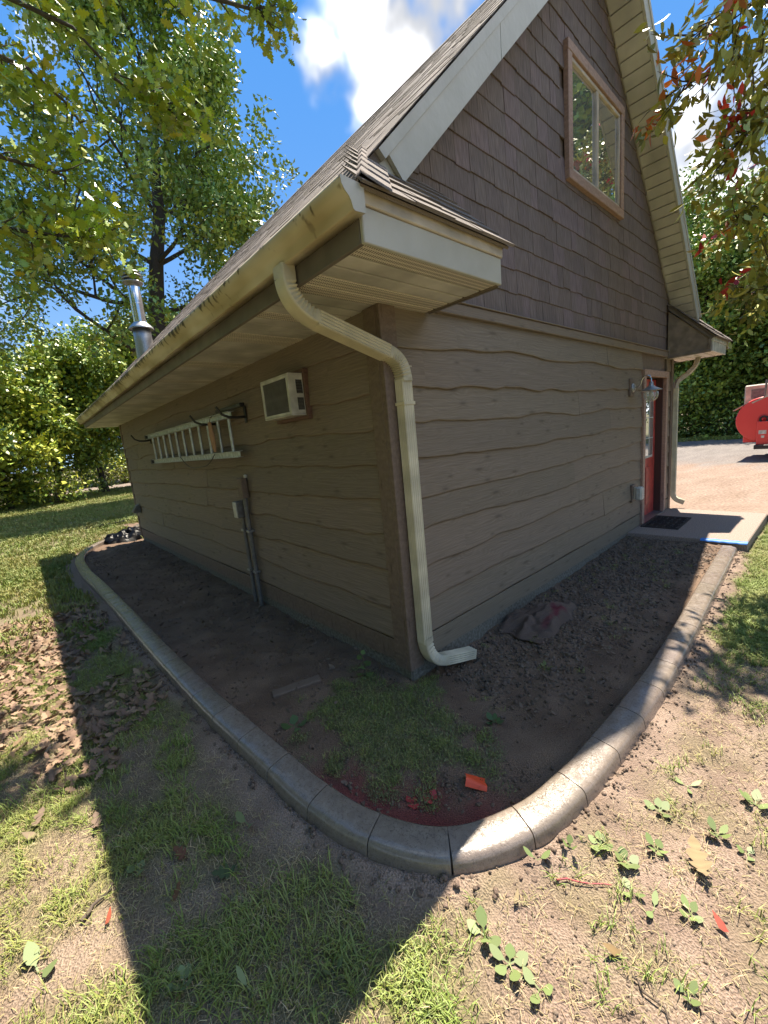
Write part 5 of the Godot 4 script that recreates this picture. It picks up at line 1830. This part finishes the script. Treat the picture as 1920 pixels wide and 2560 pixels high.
	# soil clods and gravel
	var lm := [lump(3), lump(8), lump(15)]
	var soilc := func(x: float, z: float) -> Color:
		var f := rr(0.75, 1.2)
		if in_bed(x, z): return Color(0.25 * f, 0.175 * f, 0.125 * f)
		return Color(0.25 * f, 0.178 * f, 0.135 * f)
	var near_curb := func(x: float, z: float) -> bool:
		if in_bed(x, z): return false
		var d := cdist(x, z)
		return d > 0.078 and d < 0.17 and rng.randf() < 1.0 - (d - 0.078) * 10.0
	a = scatter(40000, -1.5, 4.2, -3.0, 1.6, near_curb, Vector2(0.004, 0.013), soilc, 1.5, 0.002)
	a2 = scatter(60000, -1.2, 4.2, -7.5, 1.2, func(x, z): return in_bed(x, z) and rng.randf() < 0.35 + gn.get_noise_2d(x * 3.0, z * 3.0) * 1.2, Vector2(0.003, 0.012), soilc, 1.5, 0.001)
	a3 = scatter(9000, -1.5, 2.2, 1.1, 3.0, func(x, z): return not in_bed(x, z) and rng.randf() < bare(x, z), Vector2(0.0025, 0.008), func(x, z): var f := rr(0.7, 1.15); return Color(0.32 * f, 0.245 * f, 0.185 * f), 1.5, 0.001)
	a[0].append_array(a2[0])
	a[1].append_array(a2[1])
	a[0].append_array(a3[0])
	a[1].append_array(a3[1])
	g = multi("soil_crumbs", lm[0], a[0], a[1], self)
	g.material_override = tinted(M.stone, Color(1, 1, 1))
	g.set_meta("kind", "stuff")
	tag(g, "loose brown soil crumbs along the curb and in the bed", "soil")
	var grav := func(x: float, z: float) -> bool:
		if not in_bed(x, z) or z < 0.03: return false
		return rng.randf() < (1.0 - smoothstep(0.35, 0.95, z + zn.get_noise_2d(x * 2.0, z * 2.0) * 0.35 - x * 0.10)) * smoothstep(0.12, 0.35, x)
	for k in 2:
		a = scatter(3000, 0.12, 4.2, 0.03, 1.05, grav, Vector2(0.006, 0.019), func(x, z): var f := rr(0.5, 1.3); return Color(0.25 * f, 0.185 * f * rr(0.95, 1.05), 0.14 * f), 1.5, 0.003)
		g = multi("gravel" if k == 0 else "gravel_fines", lm[k + 1], a[0], a[1], self)
		g.material_override = tinted(M.stone, Color(1, 1, 1))
		g.set_meta("kind", "stuff")
		tag(g, "dark rounded gravel along the foot of the gable wall" if k == 0 else "smaller broken gravel mixed along the gable wall", "gravel")
	build_machine()
	build_fabric()
	build_bag()

func weed(at: Vector3, leaves: Array, label: String, tone: Color, stem := 0.0, nm := "broadleaf_weed", lit := true) -> Node3D:
	# leaves: [angle, length, width, lift]
	var t := thing(nm, label, "plant", at)
	if stem > 0.0:
		var b := MB.new()
		b.tube([Vector3.ZERO, V(0.005, stem * 0.5, 0.004), V(0.0, stem, 0.008)], [0.0035, 0.003, 0.002], 5)
		pmb("stem", b, M.twig, t)
	var m: StandardMaterial3D = M.weed.duplicate()
	m.vertex_color_use_as_albedo = true
	for l in leaves:
		var b := MB.new()
		b.colored = true
		var f := rr(0.8, 1.2)
		b.col = Color(tone.r * f, tone.g * f, tone.b * f)
		var x := V(cos(l[0]), l[3], sin(l[0])).normalized()
		var y := V(-sin(l[0]), rr(-0.25, 0.25), cos(l[0])).normalized()
		var o := V(0, stem * (l[4] if l.size() > 4 else 0.0) + 0.004, 0)
		leaf_shape(b, o, x, y, l[1], l[2], 3 if l.size() < 6 else 1)
		pmb("leaf", b, m, t)
	return t

func build_machine() -> void:
	var t := thing("mixer_trailer", "red drum mixer trailer with pale engine hood parked on the driveway", "trailer", V(14.55, 1.10, 0.30))
	var b := MB.new()
	var R := 0.64
	b.lathe(Vector3.ZERO, V(1, 0, 0), [[0.0, -0.02], [R * 0.30, -0.015], [R * 0.96, 0.0], [R, 0.02], [R, 0.5], [R * 1.01, 0.52], [R * 1.01, 0.56], [R, 0.58], [R, 1.6], [0.0, 1.62]], 40)
	pmb("drum", b, M.red, t)
	b = MB.new()
	b.lathe(V(-0.06, 0, 0), V(1, 0, 0), [[0.062, 0.0], [0.066, -0.03], [0.098, -0.03], [0.104, 0.0], [0.104, 0.05]], 24)
	pmb("bearing_ring", b, M.black, t)
	b = MB.new()
	b.lathe(V(-0.075, 0, 0), V(1, 0, 0), [[0.0, -0.01], [0.05, -0.005], [0.055, 0.05]], 20)
	pmb("shaft_end", b, M.red, t)
	bevel_box("upright", V(-0.14, -0.72, -0.13), V(-0.03, -0.06, 0.13), M.red, 0.01, t)
	bevel_box("plate", V(-0.146, -0.42, -0.09), V(-0.141, -0.31, 0.08), M.white, 0.002, t)
	bevel_box("plate", V(-0.146, -0.53, -0.03), V(-0.141, -0.46, 0.04), M.white, 0.002, t)
	var dk := MB.new()
	dk.prism([V(-0.012, 0.30, 0.26), V(-0.012, 0.47, 0.30), V(-0.012, 0.44, 0.46), V(-0.012, 0.26, 0.42)], V(-0.004, 0, 0))
	pmb("decal", dk, M.white, t)
	bevel_box("lower_body", V(0.10, -0.66, -0.46), V(1.9, -0.42, 1.0), M.red, 0.02, t)
	bevel_box("frame_rail", V(-0.3, -0.82, -0.16), V(2.2, -0.72, -0.06), M.black, 0.01, t)
	bevel_box("frame_rail", V(-0.3, -0.82, 0.9), V(2.2, -0.72, 1.0), M.black, 0.01, t)
	bevel_box("cross_member", V(-0.32, -0.84, -0.16), V(-0.20, -0.74, 1.4), M.black, 0.01, t)
	var lid := MB.new()
	lid.prism([V(0.02, 0.52, -0.36), V(0.02, 0.30, -0.72), V(0.5, 0.30, -0.72), V(0.5, 0.52, -0.36)], V(0, 0.015, 0.0))
	pmb("hopper_lid", lid, M.beige, t)
	lid = MB.new()
	lid.prism([V(-0.005, 0.50, -0.30), V(-0.005, 0.645, -0.02), V(-0.005, 0.68, 0.02), V(-0.005, 0.56, 0.46), V(-0.005, 0.52, 0.44), V(-0.005, 0.62, 0.02), V(-0.005, 0.47, -0.28)], V(0.5, 0, 0))
	pmb("rim_flange", lid, M.beige, t)
	bevel_box("engine_hood", V(1.2, 0.30, -0.62), V(2.2, 1.04, 1.1), M.beige, 0.03, t)
	for k in 7: bevel_box("louver", V(1.19, 0.66 + k * 0.038, -0.02), V(1.199, 0.68 + k * 0.038, 0.42), M.conduit, 0.002, t)
	bevel_box("control_panel", V(1.185, 0.62, -0.46), V(1.199, 0.90, -0.12), M.conduit, 0.003, t)
	b = MB.new()
	b.tube([V(0.3, 0.50, -0.06), V(0.3, 1.12, -0.03)], [0.025, 0.025], 8)
	pmb("exhaust_stack", b, M.conduit, t)
	for z in [0.12, 1.28]:
		b = MB.new()
		b.lathe(V(1.7, -0.88, z), V(0, 0, 1), [[0.0, -0.09], [0.16, -0.09], [0.20, -0.10], [0.31, -0.09], [0.335, -0.05], [0.335, 0.05], [0.31, 0.09], [0.20, 0.10], [0.16, 0.09], [0.0, 0.09]], 28)
		pmb("wheel", b, M.black, t)
	bevel_box("jack_stand", V(-0.27, -1.20, 0.40), V(-0.20, -0.84, 0.47), M.black, 0.006, t)

func build_fabric() -> void:
	# bunched landscape cloth with sprayed marks
	var f := noise(1.0, 3, 151)
	var rows := []
	var b := MB.new()
	b.colored = true
	for r in 31:
		var row := []
		for k in 41:
			var u := r / 30.0 * 2.0 - 1.0
			var v := k / 40.0 * 2.0 - 1.0
			var rad := sqrt(u * u + v * v)
			var ang := atan2(u, v)
			var edge := 1.0 + 0.10 * sin(ang * 3.0 + 1.0) + 0.05 * sin(ang * 7.0)
			var e: float = clampf(1.0 - pow(rad / edge, 2.2), 0.0, 1.0)
			var fold := 0.016 * sin(v * 7.0 + u * 3.0 + f.get_noise_2d(u * 1.5, v * 1.5) * 5.0) + 0.03 * f.get_noise_2d(u * 1.8 + 5.0, v * 1.8)
			var y: float = 0.125 * pow(e, 0.55) * (0.72 + 0.28 * sin(v * 2.2 + 0.6)) + fold * smoothstep(0.0, 0.5, e)
			row.append(V(1.30 + v * 0.36 * edge + u * 0.05, bed_y(1.3, 0.3) + 0.004 + y, 0.27 + u * 0.21 * edge + v * 0.05))
		rows.append(row)
	b.grid(rows)
	for k in b.v.size():
		var p := b.v[k]
		var d := Vector2((p.x - 1.44) / 0.12, (p.z - 0.36) / 0.07).length() + f.get_noise_2d(p.x * 9.0, p.z * 9.0) * 0.5
		var d2 := Vector2((p.x - 1.22) / 0.13, (p.z - 0.38) / 0.035).length() + f.get_noise_2d(p.x * 9.0 + 4.0, p.z * 9.0) * 0.5
		var m: float = max(1.0 - smoothstep(0.6, 1.0, d), 0.7 * (1.0 - smoothstep(0.6, 1.0, d2)))
		b.c[k] = Color(1, 1, 1).lerp(Color(3.6, 0.22, 0.42), m)
	var fm: StandardMaterial3D = M.fabric.duplicate()
	fm.vertex_color_use_as_albedo = true
	var o := pmb("landscape_cloth", b, fm, self)
	tag(o, "bunched dark landscape cloth with pink paint lying against the gable wall", "cloth")
	# plank half buried in the bed
	var pk := MB.new()
	pk.box(V(0, 0, 0), V(0.34, 0.03, 0.075), 0.005)
	o = pmb("plank", pk, M.post, self)
	o.position = V(-0.60, bed_y(-0.60, -0.55) + 0.006, -0.55)
	o.rotation = V(0.05, -0.35, 0.06)
	tag(o, "short weathered plank lying in the bed soil by the eave wall", "plank")
	# orange plastic marker
	b = MB.new()
	rows = []
	for r in 9:
		var row := []
		for k in 7:
			var u := r / 8.0
			var v := k / 6.0
			row.append(V((v - 0.5) * 0.075, 0.018 + 0.022 * sin(v * 3.4) + 0.012 * u * sin(v * 6.0 + 1.0), (u - 0.5) * 0.10))
		rows.append(row)
	b.grid(rows)
	o = pmb("marker_scrap", b, mat(lin(0.80, 0.085, 0.025), 0.5), self)
	o.position = V(-0.452, bed_y(-0.452, 0.85) - 0.004, 0.85)
	o.rotation = V(0.35, 0.7, 0.1)
	tag(o, "bent scrap of orange plastic lying inside the curb bend", "scrap")

func build_bag() -> void:
	var f := noise(2.6, 4, 171, FastNoiseLite.TYPE_CELLULAR)
	var g := noise(4.0, 3, 172)
	var b := MB.new()
	var rows := []
	for r in 25:
		var row := []
		for k in 33:
			var u := r / 24.0 * 2.0 - 1.0
			var v := k / 32.0 * 2.0 - 1.0
			var e: float = clampf(1.0 - pow(u * u + v * v * 0.9, 1.3), 0.0, 1.0)
			var h: float = 0.26 * pow(e, 0.5) * (0.55 + 0.45 * g.get_noise_2d(u * 0.5 + 3.0, v * 0.5)) + abs(f.get_noise_2d(u * 0.8, v * 0.8)) * 0.07 * e
			row.append(V(v * 0.62 + g.get_noise_2d(u, v) * 0.05, h, u * 0.42 + g.get_noise_2d(v, u + 9.0) * 0.05))
		rows.append(row)
	b.grid(rows)
	var m := mat(lin(0.003, 0.003, 0.004), 0.34)
	m.metallic_specular = 0.22
	var o := pmb("plastic_bag", b, m, self)
	o.position = V(-0.12, BED - 0.015, -8.80)
	o.rotation.y = 0.5
	tag(o, "crumpled black plastic sheet heaped at the back corner inside the curb", "plastic sheet")
	b = MB.new()
	rows = []
	for r in 21:
		var row := []
		for k in 7:
			var u := r / 20.0
			var v := k / 6.0
			row.append(V(u * 1.15, 0.03 + 0.025 * g.get_noise_2d(u * 3.0, v * 2.0) + 0.02 * sin(v * 7.0), (v - 0.5) * 0.20 + 0.03 * sin(u * 5.0)))
		rows.append(row)
	b.grid(rows)
	o = pmb("plastic_strip", b, m, self)
	o.position = V(-0.75, LAWN + 0.03, -11.7)
	o.rotation.y = 0.12
	tag(o, "flattened strip of black plastic lying on the back lawn", "plastic strip")

# ================================================================ weeds, fallen leaves, twigs
func build_litter() -> void:
	rng.seed = 501
	var pale := Color(0.145, 0.19, 0.062)
	var deep := Color(0.07, 0.115, 0.035)
	var Y := func(x: float, z: float) -> Vector3: return V(x, gy(x, z), z)
	var L3 := func(n: int, ln: float, w: float, lift: float) -> Array:
		var o := []
		var a0 := rr(0, TAU)
		for k in n: o.append([a0 + TAU * k / n + rr(-0.4, 0.4), ln * rr(0.7, 1.15), w * rr(0.8, 1.1), lift * rr(0.4, 1.5)])
		return o
	for q in [
		[-0.90, 1.215, 4, 0.085, 0.055, 0.35, "pale plantain weed near the curb shadow edge, broad leaves spread flat"],
		[-0.91, 1.315, 5, 0.080, 0.050, 0.25, "pale weed with overlapping broad leaves beside the straw tuft"],
		[-0.90, 1.41, 3, 0.075, 0.045, 0.30, "small pale weed with one large upright leaf in the straw"],
		[-0.44, 1.30, 3, 0.060, 0.038, 0.60, "tiny weed casting a dark oval shadow near the curb clods"],
		[-0.575, 1.235, 2, 0.075, 0.032, 0.30, "single shiny green leaf stuck in the crumbled soil by the curb"],
		[-0.32, 1.37, 6, 0.070, 0.042, 0.30, "wilted weed in the row, several leaves folded over the dirt"],
		[-0.32, 1.465, 6, 0.075, 0.050, 0.30, "largest wilted weed beside the red stalk on the bare dirt"],
		[-0.19, 1.53, 5, 0.065, 0.040, 0.40, "green weed with lifted leaves next to the tan oak leaf"],
		[-0.42, 1.51, 3, 0.060, 0.035, 0.25, "small weed with curled leaf beyond the red stalk end"],
		[-0.43, 1.585, 2, 0.085, 0.034, 0.15, "long narrow leaf lying flat on the dirt past the red stalk"],
		[-0.36, 1.675, 5, 0.065, 0.036, 0.30, "weed with rounded leaves beside the red fallen leaf"],
		[0.035, 1.68, 5, 0.070, 0.038, 0.35, "weed with forked leaves on the bare dirt beyond the oak leaf"],
		[0.30, 1.765, 6, 0.080, 0.045, 0.30, "bushy pale weed where the lawn begins beside the bare dirt"],
		[0.01, 1.49, 5, 0.070, 0.045, 0.35, "weed with dark shaded leaves close to the sunlit curb"],
		[0.23, 1.54, 3, 0.075, 0.028, 0.15, "thin wilted weed with long leaves near the sunlit curb"],
		[0.02, 1.775, 3, 0.055, 0.036, 0.30, "round leaved seedling in the mossy dirt by the lawn"],
		[-0.61, 1.72, 4, 0.055, 0.034, 0.30, "small weed beside the long dry twig"]]:
		weed(Y.call(q[0], q[1]), L3.call(q[2], q[3] * 0.82, q[4] * 0.78, q[5] * 1.3), q[6], pale)
	for q in [[-1.295, 0.20, 2, 0.075, 0.045, 0.8, "pair of pale weed leaves standing in shade beside the curb"], [-1.72, 0.045, 3, 0.050, 0.034, 0.4, "small round leaved weed in the shaded grass"], [-1.69, 0.59, 6, 0.055, 0.030, 0.5, "leafy clover like weed in the shaded grass at the shadow edge"], [-1.32, 0.915, 2, 0.070, 0.030, 0.9, "single upright weed leaf in the shade before the curb bend"], [-1.54, 0.775, 2, 0.080, 0.020, 0.9, "narrow upright weed leaf among the shaded grass"], [-2.05, 0.18, 2, 0.10, 0.05, 0.2, "broad green leaf lying in the sunlit straw"]]:
		weed(Y.call(q[0], q[1]), L3.call(q[2], q[3], q[4], q[5]), q[6], Color(0.15, 0.19, 0.075))
	# seedlings inside the bed
	weed(Y.call(-0.20, -0.28), [[0.3, 0.060, 0.050, 0.1, 0.55], [2.6, 0.062, 0.055, 0.1, 0.55], [1.4, 0.055, 0.048, 0.2, 0.75], [4.4, 0.05, 0.045, 0.2, 0.85], [5.6, 0.045, 0.036, 0.5, 1.0], [3.4, 0.04, 0.032, 0.6, 1.0], [0.9, 0.065, 0.05, -0.2, 0.2], [3.9, 0.06, 0.045, -0.2, 0.2]], "young sapling with rounded leaves in the bed by the corner post", Color(0.12, 0.17, 0.045), 0.17, "sapling")
	weed(Y.call(0.01, 0.66), L3.call(6, 0.06, 0.034, 0.5), "dark green weed in the bed between the chickweed and the curb", deep)
	weed(Y.call(-0.82, -0.20), L3.call(4, 0.075, 0.06, 0.2), "shaded weed with heart shaped leaves beside the plank in the bed", deep)
	weed(Y.call(0.72, 0.62), L3.call(5, 0.06, 0.025, 0.4), "thin leaved weed in the bed before the landscape cloth", Color(0.13, 0.15, 0.05))
	for q in [[-0.72, 0.70], [-0.64, 0.745]]:
		weed(Y.call(q[0], q[1]), L3.call(4, 0.038, 0.034, 0.15), "creeping weed dyed red by marking paint inside the curb bend", Color(0.36, 0.04, 0.04)).set_meta("group", "red dyed weeds")
	# fallen leaves as single things
	var fallen := func(x: float, z: float, ln: float, kind: int, c: Color, label: String, turn: float) -> void:
		var b := MB.new()
		b.colored = true
		b.col = c
		leaf_shape(b, V(-ln * 0.5, 0.012, 0), V(1, 0.05, 0).normalized(), V(0, 0.15, 1).normalized(), ln, ln * (0.58 if kind == 2 else 0.42), kind)
		for k in b.v.size():
			var p := b.v[k]
			b.v[k] = V(p.x, p.y + 1.9 * p.z * p.z / ln + 0.9 * p.x * p.x / ln + 0.006 * sin(p.x * 90.0 + p.z * 50.0), p.z)
			var sp := 0.8 + 0.3 * absf(sin(p.x * 170.0) * cos(p.z * 140.0))
			b.c[k] = Color(c.r * sp, c.g * sp, c.b * sp)
		var o := pmb("fallen_leaf", b, M.dry, self)
		o.name = numbered("fallen_leaf")
		o.position = Y.call(x, z) + V(0, 0.004, 0)
		o.rotation.y = turn
		tag(o, label, "leaf")
	fallen.call(-0.157, 1.658, 0.14, 2, Color(0.252, 0.180, 0.090), "tan lobed oak leaf lying on the bare dirt", 0.5)
	fallen.call(-0.340, 1.750, 0.055, 1, Color(0.300, 0.036, 0.018), "small red leaf on the bare dirt beside a weed", 1.1)
	fallen.call(-0.659, 1.530, 0.06, 1, Color(0.180, 0.114, 0.042), "curled brown leaf standing in the sunlit straw", 2.2)
	fallen.call(-0.738, 1.240, 0.045, 1, Color(0.204, 0.156, 0.084), "curled tan leaf casting a shadow near the curb", 0.2)
	fallen.call(-2.025, -0.60, 0.10, 2, Color(0.180, 0.126, 0.090), "grey brown lobed leaf in the shaded grass", 0.9)
	fallen.call(-2.055, -0.52, 0.075, 1, Color(0.216, 0.162, 0.102), "oval tan leaf in the shaded grass", 2.4)
	fallen.call(-1.812, -0.355, 0.09, 2, Color(0.180, 0.126, 0.090), "star shaped brown leaf at the shadow edge", 1.4)
	fallen.call(-2.123, -1.43, 0.12, 2, Color(0.198, 0.132, 0.072), "large brown leaf near the leaf litter", 0.3)
	fallen.call(-1.629, 0.292, 0.06, 2, Color(0.168, 0.078, 0.036), "rusty curled leaf in the dark grass", 0.7)
	fallen.call(-1.564, 0.127, 0.08, 2, Color(0.156, 0.066, 0.036), "reddish lobed leaf in the dark grass", 2.0)
	fallen.call(-1.839, 0.181, 0.05, 1, Color(0.252, 0.054, 0.024), "orange red leaf scrap in the sunlit straw", 1.0)
	fallen.call(-1.459, 0.353, 0.10, 2, Color(0.060, 0.084, 0.030), "green lobed oak leaf fallen on the shaded grass", 2.8)
	# twigs
	var stick := func(x0: float, z0: float, x1: float, z1: float, r: float, m: Material, label: String) -> void:
		var b := MB.new()
		var pts := []
		var rd := []
		for k in 6:
			var f := k / 5.0
			var x: float = lerp(x0, x1, f) + 0.008 * sin(k * 2.1)
			var z: float = lerp(z0, z1, f) + 0.006 * cos(k * 1.7)
			pts.append(V(x, gy(x, z) + 0.008 + r, z))
			rd.append(r * (1.0 - 0.4 * f))
		b.tube(pts, rd, 6)
		var o := pmb("twig", b, m, self)
		o.name = numbered("twig")
		tag(o, label, "twig")
	stick.call(-0.576, 1.304, -0.443, 1.459, 0.0035, mat(lin(0.34, 0.05, 0.06), 0.5), "red plant stalk lying on the dirt between the weeds")
	stick.call(-0.679, 1.587, -0.704, 1.70, 0.004, M.twig, "long dry twig in the straw")
	stick.call(-1.048, 1.043, -0.977, 1.139, 0.003, M.twig, "thin twig at the edge of the house shadow")
	stick.call(-1.66, -0.17, -1.58, -0.31, 0.004, M.twig, "dark twig in the shaded grass")
	stick.call(-1.92, 0.10, -1.80, 0.04, 0.008, M.twig, "grey bark piece in the sunlit straw")
	stick.call(-0.10, -2.20, -0.22, -2.02, 0.006, M.skirt, "pale stick leaning by the conduit foot")
	# leaf litter
	var lb := MB.new()
	lb.colored = true
	lb.col = Color(1, 1, 1)
	leaf_shape(lb, V(-0.04, 0.006, 0), V(1, 0.15, 0).normalized(), V(0, 0.35, 1).normalized(), 0.078, 0.046, 2)
	var lm2 := lb.mesh()
	var lcol := func(x: float, z: float) -> Color:
		var f := rr(0.6, 1.25)
		return Color(0.21 * f, 0.125 * f, 0.085 * f).lerp(Color(0.29 * f, 0.195 * f, 0.12 * f), rng.randf())
	var a := scatter(9000, -3.8, -1.25, -6.6, -0.7, func(x, z): return not in_bed(x, z) and cdist(x, z) > 0.14 and rng.randf() < smoothstep(0.0, 0.35, zn.get_noise_2d(x * 1.1 + 60.0, z * 0.9) + 0.42 - abs(z + 2.9) * 0.22 - max(0.0, -x - 2.6) * 0.3), Vector2(0.5, 1.25), lcol, 0.6, -0.022)
	var g := multi("leaf_litter", lm2, a[0], a[1], self)
	g.material_override = M.dry
	g.set_meta("kind", "stuff")
	tag(g, "brown dead leaf litter on the lawn along the outside of the curb", "leaf litter")
	var bcol := func(_x: float, _z: float) -> Color:
		var f := rr(0.45, 1.0)
		return Color(0.20 * f, 0.14 * f, 0.10 * f)
	a = scatter(900, -1.1, 0.0, -8.0, 0.4, func(x, z): return in_bed(x, z) and rng.randf() < 0.35 + smoothstep(-0.5, -0.1, x), Vector2(0.35, 0.8), bcol, 0.7, -0.002)
	var a2 := scatter(1000, 0.2, 4.1, 0.04, 1.05, func(x, z): return in_bed(x, z), Vector2(0.2, 0.5), bcol, 0.7, -0.006)
	a[0].append_array(a2[0])
	a[1].append_array(a2[1])
	g = multi("bed_leaf_litter", lm2, a[0], a[1], self)
	g.material_override = M.dry
	g.set_meta("kind", "stuff")
	tag(g, "dry leaf scraps strewn over the soil inside the curb", "leaf litter")
